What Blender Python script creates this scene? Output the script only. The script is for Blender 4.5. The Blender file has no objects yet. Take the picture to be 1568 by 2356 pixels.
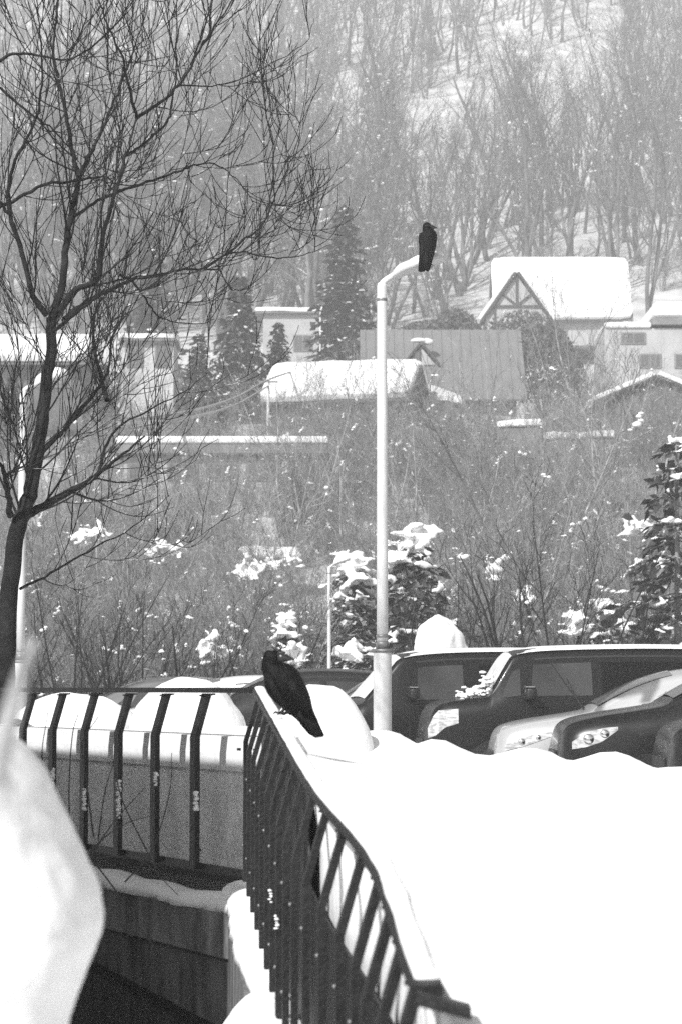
import bpy, bmesh, math, random
import numpy as np
from mathutils import Vector, Matrix, noise as mnoise
R = math.radians
sc = bpy.context.scene
col = sc.collection

# ------------------------------------------------------------------ camera, sky, sun, exposure
CZ = 1.36                                   # eye height above the parking lot
PITCH = R(4.235)
cam_d = bpy.data.cameras.new('camera'); cam = bpy.data.objects.new('camera', cam_d); col.objects.link(cam)
cam.location = (0, 0, CZ); cam.rotation_euler = (R(90) + PITCH, 0, 0)
cam_d.sensor_fit = 'VERTICAL'; cam_d.sensor_height = 36; cam_d.sensor_width = 24; cam_d.lens = 85
cam_d.clip_start = 0.1; cam_d.clip_end = 2000
cam_d.dof.use_dof = True; cam_d.dof.focus_distance = 20.0; cam_d.dof.aperture_fstop = 6.3
sc.camera = cam

SUN_EL, SUN_AZ = R(38), R(210)              # azimuth clockwise from +Y: behind the camera, to the left
SUN = Vector((math.sin(SUN_AZ)*math.cos(SUN_EL), math.cos(SUN_AZ)*math.cos(SUN_EL), math.sin(SUN_EL)))
world = bpy.data.worlds.new('World'); sc.world = world; world.use_nodes = True
wn = world.node_tree.nodes; wl = world.node_tree.links; wn.clear()
sky = wn.new('ShaderNodeTexSky'); sky.sky_type = 'NISHITA'; sky.sun_disc = False
sky.sun_elevation = SUN_EL; sky.sun_rotation = SUN_AZ; sky.dust_density = 2.0
bw = wn.new('ShaderNodeRGBToBW'); bg = wn.new('ShaderNodeBackground'); bg.inputs['Strength'].default_value = 0.13
wo = wn.new('ShaderNodeOutputWorld')
wl.new(sky.outputs[0], bw.inputs[0]); wl.new(bw.outputs[0], bg.inputs['Color']); wl.new(bg.outputs[0], wo.inputs['Surface'])
sd = bpy.data.lights.new('sun', 'SUN'); sd.energy = 5.0; sd.angle = R(0.53); sd.color = (1, 1, 1)
so = bpy.data.objects.new('sun', sd); col.objects.link(so); so.rotation_euler = SUN.to_track_quat('Z', 'Y').to_euler()
so.location = SUN * 50
vs = sc.view_settings; vs.view_transform = 'Standard'; vs.look = 'None'; vs.exposure = 0.12; vs.gamma = 1.0
vs.use_curve_mapping = False
sc.cycles.max_bounces = 6; sc.cycles.diffuse_bounces = 3; sc.cycles.glossy_bounces = 3
sc.cycles.transmission_bounces = 4; sc.cycles.volume_bounces = 1; sc.cycles.transparent_max_bounces = 8
sc.cycles.use_denoising = False
HAZE = 0.0013

# ------------------------------------------------------------------ helpers
FP = 5564.0                                  # focal length in units of the 1568-wide working picture
def P(x, y, D):
    """world point on the line of sight through (x, y) at depth D (metres along +Y)"""
    u, v = (x-784)/FP, (1178-y)/FP
    d = Vector((u, math.cos(PITCH)-v*math.sin(PITCH), math.sin(PITCH)+v*math.cos(PITCH)))
    return Vector((0, 0, CZ)) + d*(D/d.y)
def X(x, D): return P(x, 1590, D).x
def Z(y, D): return P(784, y, D).z

def make_mesh(name, V, F, smooth=False):
    me = bpy.data.meshes.new(name)
    V = np.asarray(V, dtype=np.float32).reshape(-1, 3)
    if isinstance(F, np.ndarray):
        n, k = F.shape
        me.vertices.add(len(V)); me.vertices.foreach_set('co', V.ravel())
        me.loops.add(n*k); me.loops.foreach_set('vertex_index', F.astype(np.int32).ravel())
        me.polygons.add(n); me.polygons.foreach_set('loop_start', np.arange(0, n*k, k, dtype=np.int32))
        me.update(calc_edges=True); me.validate()
    else:
        me.from_pydata([tuple(map(float, v)) for v in V], [], F); me.update()
    if smooth:
        me.polygons.foreach_set('use_smooth', np.ones(len(me.polygons), dtype=bool))
    return me
def link(name, me, mat=None, parent=None, loc=None, rot=None):
    o = bpy.data.objects.new(name, me); col.objects.link(o)
    if mat is not None and me is not None and len(me.materials) == 0: me.materials.append(mat)
    if parent is not None: o.parent = parent
    if loc is not None: o.location = loc
    if rot is not None: o.rotation_euler = rot
    return o
def tag(o, label, cat, group=None):
    o['label'] = label; o['category'] = cat
    if group: o['group'] = group
    return o
def thing(name, label, cat, loc=(0, 0, 0), rz=0, group=None):
    o = bpy.data.objects.new(name, None); col.objects.link(o); o.empty_display_size = 0.2
    o.location = loc; o.rotation_euler = (0, 0, rz)
    return tag(o, label, cat, group)
def structure(o): o['kind'] = 'structure'; return o
def stuff(o): o['kind'] = 'stuff'; return o
def bm_mesh(name, bm, smooth=False):
    me = bpy.data.meshes.new(name); bm.normal_update(); bm.to_mesh(me); bm.free()
    if smooth: me.polygons.foreach_set('use_smooth', np.ones(len(me.polygons), dtype=bool))
    return me
def bm_box(bm, c, s, rz=0.0):
    m = Matrix.Translation(c) @ Matrix.Rotation(rz, 4, 'Z') @ Matrix.Diagonal((s[0], s[1], s[2], 1))
    return bmesh.ops.create_cube(bm, size=1, matrix=m)['verts']
def box_mesh(name, c, s, bevel=0, seg=2, rz=0.0):
    bm = bmesh.new(); bm_box(bm, c, s, rz)
    if bevel: bmesh.ops.bevel(bm, geom=list(bm.edges), offset=bevel, segments=seg, affect='EDGES', profile=0.5)
    return bm_mesh(name, bm, smooth=False)
def prism_mesh(name, poly, vec, bevel=0, seg=2):
    """extrude the planar polygon poly (list of Vectors) by vec"""
    n = len(poly); V = [Vector(p) for p in poly] + [Vector(p)+Vector(vec) for p in poly]
    F = [tuple(range(n-1, -1, -1)), tuple(range(n, 2*n))] + [(i, (i+1) % n, n+(i+1) % n, n+i) for i in range(n)]
    me = bpy.data.meshes.new(name); me.from_pydata([tuple(v) for v in V], [], F)
    bm = bmesh.new(); bm.from_mesh(me); bmesh.ops.recalc_face_normals(bm, faces=bm.faces)
    if bevel: bmesh.ops.bevel(bm, geom=list(bm.edges), offset=bevel, segments=seg, affect='EDGES', profile=0.5)
    bm.to_mesh(me); bm.free(); return me
def beam_mesh(name, a, b, w, h, up=(0, 0, 1)):
    a, b = Vector(a), Vector(b); t = (b-a).normalized(); s = t.cross(Vector(up)).normalized(); u = s.cross(t)
    pts = [a + s*(w/2*i) + u*(h/2*j) for i, j in ((-1, -1), (1, -1), (1, 1), (-1, 1))]
    return prism_mesh(name, pts, b-a)

def snow_prism(name, poly, vec, seed=0, amp=0.07):
    me = prism_mesh(name, poly, vec); bm = bmesh.new(); bm.from_mesh(me)
    bmesh.ops.subdivide_edges(bm, edges=[e for e in bm.edges if e.calc_length() > 0.25], cuts=9, use_grid_fill=True)
    for k in range(2): bmesh.ops.smooth_vert(bm, verts=bm.verts, factor=0.5, use_axis_x=True, use_axis_y=True, use_axis_z=True)
    for v in bm.verts: v.co += Vector((0.5, 0.5, 1))*(amp*mnoise.noise(v.co*0.9+Vector((seed, 0, 0)))+0.4*amp*mnoise.noise(v.co*2.6))
    bm.normal_update(); bm.to_mesh(me); bm.free(); me.polygons.foreach_set('use_smooth', np.ones(len(me.polygons), dtype=bool)); return me
class Tubes:
    """collects tapering tubes and builds them as one mesh"""
    def __init__(s): s.V = []; s.F = []; s.n = 0
    def add(s, pts, rad, k=3):
        pts = np.asarray(pts, dtype=float); m = len(pts); rad = np.asarray(rad, dtype=float)
        t = np.empty_like(pts); t[1:-1] = pts[2:]-pts[:-2]; t[0] = pts[1]-pts[0]; t[-1] = pts[-1]-pts[-2]
        t /= np.linalg.norm(t, axis=1)[:, None]+1e-9
        mean = np.abs(pts[-1]-pts[0]); ref = np.zeros(3); ref[int(np.argmin(mean))] = 1
        a = np.cross(t, ref); a /= np.linalg.norm(a, axis=1)[:, None]+1e-9; b = np.cross(t, a)
        ang = np.arange(k)*(2*math.pi/k)
        ring = (np.cos(ang)[None, :, None]*a[:, None, :] + np.sin(ang)[None, :, None]*b[:, None, :])*rad[:, None, None]
        s.V.append((pts[:, None, :]+ring).reshape(-1, 3))
        i = np.arange(m-1)[:, None]*k; j = np.arange(k)[None, :]; j2 = (j+1) % k
        s.F.append(np.stack([i+j, i+j2, i+k+j2, i+k+j], axis=-1).reshape(-1, 4) + s.n); s.n += m*k
    def mesh(s, name, smooth=True):
        return make_mesh(name, np.concatenate(s.V), np.concatenate(s.F), smooth)
def smooth_path(pts, n=4):
    """Catmull-Rom through the control points"""
    p = [np.asarray(q, dtype=float) for q in pts]; p = [2*p[0]-p[1]] + p + [2*p[-1]-p[-2]]; out = []
    for i in range(1, len(p)-2):
        for k in range(n):
            t = k/n; a, b, c, d = p[i-1], p[i], p[i+1], p[i+2]
            out.append(0.5*((2*b)+(c-a)*t+(2*a-5*b+4*c-d)*t*t+(3*b-a-3*c+d)*t**3))
    out.append(p[-2]); return np.array(out)

# ------------------------------------------------------------------ materials (all neutral: the photograph is black and white)
def mat(name, base=0.5, rough=0.8, var=0.0, scale=4.0, bump=0.0, bscale=30.0, metallic=0.0, snow=None, spec=0.5,
        coat=0.0, base2=None, stretch=None, detail=6.0):
    m = bpy.data.materials.new(name); m.use_nodes = True; nt = m.node_tree; N = nt.nodes; L = nt.links
    b = N['Principled BSDF']; b.inputs['Roughness'].default_value = rough; b.inputs['Metallic'].default_value = metallic
    b.inputs['Specular IOR Level'].default_value = spec; b.inputs['Coat Weight'].default_value = coat
    b.inputs['Coat Roughness'].default_value = 0.05
    tc = N.new('ShaderNodeTexCoord'); src = tc.outputs['Object']
    if stretch:
        mp = N.new('ShaderNodeMapping'); mp.inputs['Scale'].default_value = stretch; L.new(src, mp.inputs['Vector']); src = mp.outputs[0]
    colour = None
    if var or base2 is not None:
        nz = N.new('ShaderNodeTexNoise'); nz.inputs['Scale'].default_value = scale; nz.inputs['Detail'].default_value = detail
        L.new(src, nz.inputs['Vector'])
        rp = N.new('ShaderNodeValToRGB'); rp.color_ramp.elements[0].position = 0.32; rp.color_ramp.elements[1].position = 0.68
        lo = base*(1-var) if base2 is None else base; hi = min(base*(1+var), 0.95) if base2 is None else base2
        rp.color_ramp.elements[0].color = (lo, lo, lo, 1); rp.color_ramp.elements[1].color = (hi, hi, hi, 1)
        L.new(nz.outputs['Fac'], rp.inputs['Fac']); colour = rp.outputs['Color']
    else:
        b.inputs['Base Color'].default_value = (base, base, base, 1)
    if snow is not None:                      # snow lying on the upward sides
        ge = N.new('ShaderNodeNewGeometry'); sx = N.new('ShaderNodeSeparateXYZ'); L.new(ge.outputs['Normal'], sx.inputs[0])
        n2 = N.new('ShaderNodeTexNoise'); n2.inputs['Scale'].default_value = snow[1]; L.new(tc.outputs['Object'], n2.inputs['Vector'])
        ad = N.new('ShaderNodeMath'); ad.operation = 'MULTIPLY_ADD'; ad.inputs[1].default_value = 1.6
        L.new(n2.outputs['Fac'], ad.inputs[0]); L.new(sx.outputs['Z'], ad.inputs[2])
        mr = N.new('ShaderNodeMapRange'); mr.inputs['From Min'].default_value = snow[0]+0.8; mr.inputs['From Max'].default_value = snow[0]+1.0
        L.new(ad.outputs[0], mr.inputs['Value'])
        mx = N.new('ShaderNodeMix'); mx.data_type = 'RGBA'; L.new(mr.outputs[0], mx.inputs['Factor'])
        if colour is not None: L.new(colour, mx.inputs['A'])
        else: mx.inputs['A'].default_value = (base, base, base, 1)
        mx.inputs['B'].default_value = (0.86, 0.86, 0.86, 1); colour = mx.outputs['Result']
    if colour is not None: L.new(colour, b.inputs['Base Color'])
    if bump:
        nb = N.new('ShaderNodeTexNoise'); nb.inputs['Scale'].default_value = bscale; nb.inputs['Detail'].default_value = 8
        L.new(src, nb.inputs['Vector']); bp = N.new('ShaderNodeBump'); bp.inputs['Strength'].default_value = bump
        bp.inputs['Distance'].default_value = 0.02; L.new(nb.outputs['Fac'], bp.inputs['Height']); L.new(bp.outputs[0], b.inputs['Normal'])
    return m
M = {}
M['snow'] = mat('snow', 0.86, 0.75, 0.05, 3.0, 0.55, 9, spec=0.2)
M['snow_shade'] = mat('snow_shade', 0.80, 0.8, 0.14, 7.0, 0.7, 22, spec=0.2)  # slightly greyer snow; shade of the lower cut face put into its colour
M['terrain'] = mat('terrain', 0.52, 0.9, 0.25, 0.35, 0.3, 3, spec=0.1)
M['rail_paint'] = mat('rail_paint', 0.007, 0.5, 0.6, 30, 0.25, 60, spec=0.35)
M['rail_top'] = mat('rail_top', 0.05, 0.45, 0.5, 20, 0.2, 60, spec=0.4)
M['bolt'] = mat('bolt', 0.22, 0.4, metallic=0.6)
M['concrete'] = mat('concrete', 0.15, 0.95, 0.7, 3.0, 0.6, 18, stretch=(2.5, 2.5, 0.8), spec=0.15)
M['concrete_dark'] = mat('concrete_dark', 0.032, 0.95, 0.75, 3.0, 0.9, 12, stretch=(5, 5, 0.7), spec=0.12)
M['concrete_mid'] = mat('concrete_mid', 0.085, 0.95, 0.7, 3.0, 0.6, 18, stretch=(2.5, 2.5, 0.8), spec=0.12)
M['joint'] = mat('joint', 0.02, 1.0)
M['feather'] = mat('feather', 0.004, 0.6, 0.5, 40, 0.5, 70, spec=0.12, stretch=(1, 1, 0.3))
M['beak'] = mat('beak', 0.015, 0.3, spec=0.6)
M['bark_dark'] = mat('bark_dark', 0.022, 0.95, 0.5, 9, 0.6, 40, snow=(0.98, 5.0), spec=0.1)
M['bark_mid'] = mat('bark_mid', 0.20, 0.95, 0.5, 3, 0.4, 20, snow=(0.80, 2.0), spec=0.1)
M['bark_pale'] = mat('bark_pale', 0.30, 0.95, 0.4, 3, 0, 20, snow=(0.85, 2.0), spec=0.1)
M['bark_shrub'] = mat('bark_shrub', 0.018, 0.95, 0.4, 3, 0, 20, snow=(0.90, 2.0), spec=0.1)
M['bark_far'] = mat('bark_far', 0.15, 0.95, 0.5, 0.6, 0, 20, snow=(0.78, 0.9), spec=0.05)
M['needle'] = mat('needle', 0.045, 0.8, 0.5, 2, 0, 20, snow=(0.92, 1.2), spec=0.1)
M['hedge'] = mat('hedge', 0.10, 0.9, 0.5, 2, 0, 20, spec=0.1)
M['galv'] = mat('galv', 0.62, 0.5, 0.12, 6, 0.1, 90, metallic=0.15, stretch=(1, 1, 0.15))
M['galv_dark'] = mat('galv_dark', 0.22, 0.5, 0.2, 30, metallic=0.5)
M['lens'] = mat('lens', 0.6, 0.15)
M['paint_black'] = mat('paint_black', 0.004, 0.35, coat=0.06, spec=0.3)
M['paint_silver'] = mat('paint_silver', 0.50, 0.33, metallic=0.35, coat=0.7)
M['paint_dark'] = mat('paint_dark', 0.005, 0.3, coat=0.15, spec=0.4)
M['paint_grey'] = mat('paint_grey', 0.13, 0.32, metallic=0.3, coat=0.5)
M['paint_white'] = mat('paint_white', 0.78, 0.3, coat=0.4)
M['glass'] = mat('glass', 0.028, 0.06, 0.6, 1.2, spec=1.0)
M['tint'] = mat('tint', 0.004, 0.10, spec=0.2)
M['screen'] = mat('screen', 0.12, 0.08, spec=1.0)
M['frost'] = mat('frost', 0.62, 0.5, 0.2, 6)  # pale tone imitates sky reflected in the vans' windscreens
M['chrome'] = mat('chrome', 0.75, 0.12, metallic=1.0)
M['trim'] = mat('trim', 0.006, 0.5)
M['rubber'] = mat('rubber', 0.015, 0.8)
M['lamp_glass'] = mat('lamp_glass', 0.6, 0.12, 0.45, 14, metallic=0.4, stretch=(1, 1, 3))
M['wall_pale'] = mat('wall_pale', 0.40, 0.9, 0.10, 1.0)
M['wall_white'] = mat('wall_white', 0.52, 0.9, 0.06, 1.0)
M['wall_dark'] = mat('wall_dark', 0.11, 0.9, 0.3, 1.5)
M['wall_mid'] = mat('wall_mid', 0.20, 0.9, 0.2, 1.5)
M['timber'] = mat('timber', 0.05, 0.9, 0.3, 3)
M['roof_metal'] = mat('roof_metal', 0.17, 0.6, 0.12, 0.7)
M['window'] = mat('window', 0.10, 0.08, spec=0.6)
M['cable'] = mat('cable', 0.35, 0.8)
M['stalk'] = mat('stalk', 0.06, 0.9, 0.3, 20)
M['stick'] = mat('stick', 0.45, 0.9, 0.4, 9, 0.4, 30, snow=(0.75, 9))
M['water'] = mat('water', 0.01, 0.08, spec=0.5)
def see_through_glass(name, fac, tintv):
    m = bpy.data.materials.new(name); m.use_nodes = True; N = m.node_tree.nodes; L = m.node_tree.links
    out = N['Material Output']; N.remove(N['Principled BSDF'])
    t = N.new('ShaderNodeBsdfTransparent'); t.inputs['Color'].default_value = (tintv, tintv, tintv, 1)
    g = N.new('ShaderNodeBsdfGlossy'); g.inputs['Roughness'].default_value = 0.03
    mx = N.new('ShaderNodeMixShader'); mx.inputs[0].default_value = fac
    L.new(t.outputs[0], mx.inputs[1]); L.new(g.outputs[0], mx.inputs[2]); L.new(mx.outputs[0], out.inputs['Surface'])
    return m
M['clear_glass'] = see_through_glass('clear_glass', 0.07, 0.45)

# ------------------------------------------------------------------ lumpy snow blobs
def lump(rng, r=1.0, squash=0.7, sub=2, amp=0.25, freq=1.5, flat=True):
    bm = bmesh.new(); bmesh.ops.create_icosphere(bm, subdivisions=sub, radius=1.0)
    off = Vector((rng.uniform(-50, 50), rng.uniform(-50, 50), rng.uniform(-50, 50)))
    for v in bm.verts:
        d = 1 + amp*mnoise.noise(v.co*freq+off) + 0.4*amp*mnoise.noise(v.co*freq*2.7+off)
        v.co = v.co*d*r; v.co.z *= squash
        if flat and v.co.z < -0.25*r*squash: v.co.z = -0.25*r*squash + (v.co.z+0.25*r*squash)*0.25
    return bm
def bm_arrays(bm):
    bmesh.ops.triangulate(bm, faces=bm.faces); bm.verts.ensure_lookup_table()
    V = np.array([v.co[:] for v in bm.verts]); F = np.array([[v.index for v in f.verts] for f in bm.faces]); bm.free(); return V, F
_r = random.Random(5)
BLOBS = [bm_arrays(lump(_r, 1, _r.uniform(0.55, 0.9), 1 if i < 6 else 2, 0.32)) for i in range(10)]
def blobs_mesh(name, rng, spots, small=True, cluster=False, flat=1.0):
    """spots: (point, radius) -> one mesh of snow clumps"""
    Vs, Fs, n = [], [], 0
    if cluster:
        out = []
        for p, r in spots:
            d = np.array([rng.gauss(0, 1), rng.gauss(0, 1), rng.gauss(0.25, 0.5)]); d /= np.linalg.norm(d)
            for j in range(rng.choice((2, 3, 3, 4, 5))): out.append((np.asarray(p)+d*r*0.95*j+np.array([rng.gauss(0, 0.3), rng.gauss(0, 0.3), rng.gauss(0, 0.2)])*r, r*rng.uniform(0.5, 1.1)))
        spots = out
    for p, r in spots:
        V, F = BLOBS[rng.randrange(0, 6) if small else rng.randrange(6, 10)]
        a = rng.uniform(0, 6.28); ca, sa = math.cos(a), math.sin(a); e = rng.uniform(0.8, 1.35)
        W = V*np.array([e, 1, flat/e*rng.uniform(0.9, 1.3)])*r
        W = np.stack([W[:, 0]*ca-W[:, 1]*sa, W[:, 0]*sa+W[:, 1]*ca, W[:, 2]], axis=1)+np.asarray(p)
        Vs.append(W); Fs.append(F+n); n += len(V)
    return make_mesh(name, np.concatenate(Vs), np.concatenate(Fs), True)

def melt(o, voxel, it=5):
    md = o.modifiers.new('merge', 'REMESH'); md.mode = 'VOXEL'; md.voxel_size = voxel; md.use_smooth_shade = True
    sm = o.modifiers.new('soften', 'SMOOTH'); sm.factor = 0.5; sm.iterations = it
    return o
# ------------------------------------------------------------------ plants: generators
def unit(v): return v/(np.linalg.norm(v)+1e-9)
def bpath(rg, p, d, L, n, up, wig):
    pts = [np.array(p, float)]; d = unit(np.array(d, float))
    for i in range(n):
        d = unit(d + rg.normal(0, wig, 3) + np.array([0, 0, up/n])); pts.append(pts[-1]+d*(L/n))
    return np.array(pts)
def side_dir(rg, t, ang):
    a = np.cross(t, rg.normal(0, 1, 3)); a = unit(a); return t*math.cos(ang)+a*math.sin(ang)
RMIN = [0.004]
def sub_branches(rg, tb, path, r0, levels, tips=None, r1=None):
    """levels: list of (count, start, length, angle, up, wiggle, segs, radius-ratio)"""
    if not levels: return
    cnt, st, ln, ang, up, wig, seg, rr = levels[0]; m = len(path)-1
    for k in range(max(1, int(round(cnt*rg.uniform(0.75, 1.25))))):
        u = st+(1-st)*(k+rg.uniform(0, 1))/max(cnt, 1); u = min(u, 0.99); i = int(u*m); f = u*m-i
        p = path[i]*(1-f)+path[i+1]*f; t = unit(path[i+1]-path[i])
        rl = r0*(1-0.75*u)
        d = side_dir(rg, t, ang*rg.uniform(0.6, 1.3)); L = ln*rg.uniform(0.55, 1.15)*(1-0.35*u)
        b = bpath(rg, p, d, L, seg, up, wig); r = max(rl*rr, RMIN[0])
        tb.add(b, np.linspace(r, max(r*0.3, RMIN[0]*0.6), len(b)), 3)
        if tips is not None: tips.append((b[len(b)//2], r)); tips.append((b[-2], r*0.5))
        sub_branches(rg, tb, b, r, levels[1:], tips)
def forest_tree(seed, H):
    rg = np.random.default_rng(seed); T = Tubes(); C = Tubes(); tips = []; RMIN[0] = 0.014
    nst = 1 if rg.random() < 0.6 else 2
    for s in range(nst):
        lean = rg.normal(0, 0.15 if nst == 1 else 0.26, 2)
        path = bpath(rg, (rg.normal(0, 0.1), rg.normal(0, 0.1), -0.6), (lean[0], lean[1], 1), H*rg.uniform(0.85, 1), 9, 0.3, 0.09)
        r = H*0.0125*rg.uniform(0.55, 1.35)
        T.add(path, np.linspace(r, r*0.2, len(path)), 6)
        sub_branches(rg, C, path, r, [(10, 0.30, H*0.30, 0.65, 0.6, 0.12, 5, 0.5), (4, 0.25, H*0.14, 0.65, 0.35, 0.14, 3, 0.5),
                                      (2.5, 0.2, H*0.08, 0.7, 0.2, 0.15, 2, 0.6)], tips)
    return T.mesh('trunk'), C.mesh('crown'), tips
def bush(seed, H, stems=9, spread=0.45, dense=1.0, fat=1.0):
    rg = np.random.default_rng(seed); T = Tubes(); C = Tubes(); tips = []; RMIN[0] = 0.006
    for s in range(stems):
        a = rg.uniform(0, 6.283); q = spread*math.sqrt(rg.random())
        path = bpath(rg, (0.12*math.cos(a), 0.12*math.sin(a), -0.4), (q*math.cos(a), q*math.sin(a), 1), H*rg.uniform(0.65, 1.1), 8, 0.15, 0.08)
        r = H*0.008*rg.uniform(0.5, 1.2)*fat
        T.add(path, np.linspace(r, r*0.2, len(path)), 5)
        sub_branches(rg, C, path, r, [(9*dense, 0.15, H*0.33, 0.6, 0.5, 0.10, 5, 0.55), (6*dense, 0.15, H*0.15, 0.6, 0.35, 0.12, 3, 0.55),
                                      (2*dense, 0.2, H*0.08, 0.6, 0.2, 0.12, 2, 0.7)], tips)
    return T.mesh('stems'), C.mesh('twigs'), tips
def conifer(seed, H, Rm, whorl=0.36, droop=0.35, quads=12, size=0.30):
    rg = np.random.default_rng(seed); T = Tubes(); V = []; tips = []
    T.add([(0, 0, -0.4), (0, 0, H*0.5), (0, 0, H*0.98)], [H*0.016, H*0.01, H*0.003], 6)
    z = 0.08*H
    while z < H*0.97:
        q = 1-z/H; Rr = Rm*(q**0.85)*rg.uniform(0.75, 1.15)+0.10; nb = max(4, int(8*q+4)); a0 = rg.uniform(0, 6.28)
        for k in range(nb):
            a = a0+6.283*k/nb+rg.normal(0, 0.15); L = Rr*rg.uniform(0.65, 1.15); dirv = np.array([math.cos(a), math.sin(a), 0])
            zz = z+rg.normal(0, 0.05); sd_ = np.array([-math.sin(a), math.cos(a), 0])
            nq = max(4, int(quads*(0.4+0.6*q)))
            T.add([(0, 0, zz), dirv*L*0.5+np.array([0, 0, zz-droop*L*0.2]), dirv*L*0.95+np.array([0, 0, zz-droop*L*0.6])], [0.02, 0.012, 0.004], 3)
            for j in range(nq):
                u = (j+rg.random())/nq; u = 0.12+0.9*u
                p = dirv*L*u+np.array([0, 0, zz-droop*L*u*u*0.7])+sd_*rg.normal(0, 0.13*L*(0.4+u*0.6))
                s = size*rg.uniform(0.6, 1.3)*(0.55+0.45*q)
                e1 = unit(dirv+rg.normal(0, 0.5, 3)+np.array([0, 0, -0.25])); e2 = unit(np.cross(e1, np.array([0, 0, 1])+rg.normal(0, 0.5, 3)))
                V += [p-e2*s*0.16, p+e1*s*0.5-e2*s*0.32, p+e1*s*1.05+np.array([0, 0, -0.12*s]), p+e1*s*0.5+e2*s*0.32]
            tips.append((dirv*L*0.8+np.array([0, 0, zz-droop*L*0.45+0.05]), L))
        z += whorl*(0.45+0.75*q)*rg.uniform(0.85, 1.15)
    n = len(V)//4
    return T.mesh('trunk'), make_mesh('boughs', np.array(V), np.arange(4*n).reshape(n, 4)), tips

# ------------------------------------------------------------------ terrain
PROF_Y = [-10, 20.5, 23, 45, 60, 80, 100, 112, 125, 140, 150, 172, 190, 220, 280, 350, 372]
PROF_Z = [-1.9, -1.9, -0.02, 0, 0.9, 4.8, 9.4, 12.0, 14.2, 17.3, 18.6, 23.6, 29, 38, 62, 98, 110]
def terrain_z(x, y):
    z = float(np.interp(y, PROF_Y, PROF_Z))
    if y > 50:
        k = min(1, (y-50)/150)
        z += k*(3.0*mnoise.noise(Vector((x*0.022, y*0.02, 3.1))) + 1.0*mnoise.noise(Vector((x*0.08, y*0.07, 7.7))))
    return z
ys = np.concatenate([np.linspace(-10, 24, 18), np.linspace(26, 372, 110)]); xs = np.linspace(-115, 115, 90)
V = [(x, y, terrain_z(x, y)) for y in ys for x in xs]; nx = len(xs)
F = np.array([(j*nx+i, j*nx+i+1, (j+1)*nx+i+1, (j+1)*nx+i) for j in range(len(ys)-1) for i in range(nx-1)])
structure(link('ground', make_mesh('ground', V, F, True), M['terrain']))

# ------------------------------------------------------------------ fence lines shared by snow bank, wall and railing
CX, CY = -0.4212, 12.4
DIRB = Vector((-0.43, 0.903, 0)).normalized()        # back-left section, away from the corner
NB = Vector((-DIRB.y, DIRB.x, 0))                    # towards the canal
if NB.y > 0: NB = -NB
def fence_x(y): return CX-0.0776*(y-CY)+0.052*math.exp(-((y-6.45)/1.05)**2)-0.012*math.exp(-((y-4.7)/0.5)**2)
def fence_z(y): return 1.3636+0.0757*(y-CY)
def left_edge(y): return fence_x(y) if y <= CY else CX+(y-CY)*DIRB.x/DIRB.y

# ------------------------------------------------------------------ snow bank on the parking side
CREST = [(600, 1690), (700, 1693), (790, 1690), (850, 1684), (885, 1682), (920, 1690), (950, 1716), (962, 1712), (985, 1703), (1015, 1701), (1045, 1712),
         (1085, 1730), (1120, 1736), (1140, 1733), (1180, 1718), (1225, 1714), (1265, 1726), (1308, 1752), (1330, 1744), (1370, 1727),
         (1405, 1724), (1445, 1733), (1492, 1764), (1520, 1762), (1580, 1759), (1750, 1757), (2400, 1757)]
YC = 18.0
cx_ = np.array([X(a, YC) for a, b in CREST]); cz_ = np.array([Z(b, YC) for a, b in CREST])
def bank_z(x, y):
    base = float(np.interp(y, [0, 2, 4.7, 8, 12, 15, 17], [0.44, 0.55, 0.765, 0.92, 0.965, 0.86, 0.74]))
    cr = float(np.interp(x, cx_, cz_)); w = math.exp(-((y-YC)/1.25)**2); side = 1-w
    z = base*side + cr*w if y < YC else cr*w - 0.3*side
    if y > YC: z = max(z, -0.15)
    z += 0.026*mnoise.noise(Vector((x*1.1, y*0.7, 0))) + 0.012*mnoise.noise(Vector((x*3.5, y*2.4, 5))) + 0.010*mnoise.noise(Vector((x*6, y*4, 2))) + 0.005*mnoise.noise(Vector((x*14, y*10, 2)))
    d = x-left_edge(y)
    if y < CY:                                 # meets the rail along the receding section
        tg = fence_z(y)+0.012-0.28*max(0.0, min(1.0, (y-8.6)/3.8))-0.20*min(1, max(0, (4.72-y)/0.10))
        k = math.exp(-max(d-0.10, 0)/0.5); z = z*(1-k)+tg*k
    else:
        f_ = min(1.0, (y-CY)/1.2); k = math.exp(-max(d-0.10-0.2*f_, 0)/(0.5-0.25*f_)); z = z*(1-k)+(1.096-0.011*f_)*k if y < 17 else z
    return z
rows = np.concatenate([np.arange(0.6, 10, 0.22), np.arange(10, 22.6, 0.16)]); us = np.linspace(0, 1, 130)**1.9
V, F = [], []
nu = len(us)+6
for y in rows:
    x0 = left_edge(y)+(0.075 if y < CY else 0.075+0.285*min(1, (y-CY)/0.7)); top = bank_z(x0, y)
    drop = fence_z(min(y, CY))-1.45
    for k in range(5):                         # the cut face under the rail
        f = k/5; zz = drop+(top-0.02-drop)*f
        V.append((x0-0.02*math.sin(f*3.1)+0.012*mnoise.noise(Vector((y*4, zz*4, 1))), y, zz))
    V.append((left_edge(y)+0.027, y, fence_z(y)+0.008) if 4.74 < y < 9.2 else (x0+0.005, y, top-0.004))
    for u in us:
        x = x0+0.02+u*14.0; V.append((x, y, bank_z(x, y)))
for j in range(len(rows)-1):
    for i in range(nu-1): F.append((j*nu+i, j*nu+i+1, (j+1)*nu+i+1, (j+1)*nu+i))
structure(link('snow_bank', make_mesh('snow_bank', V, np.array(F), True), M['snow']))

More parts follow.
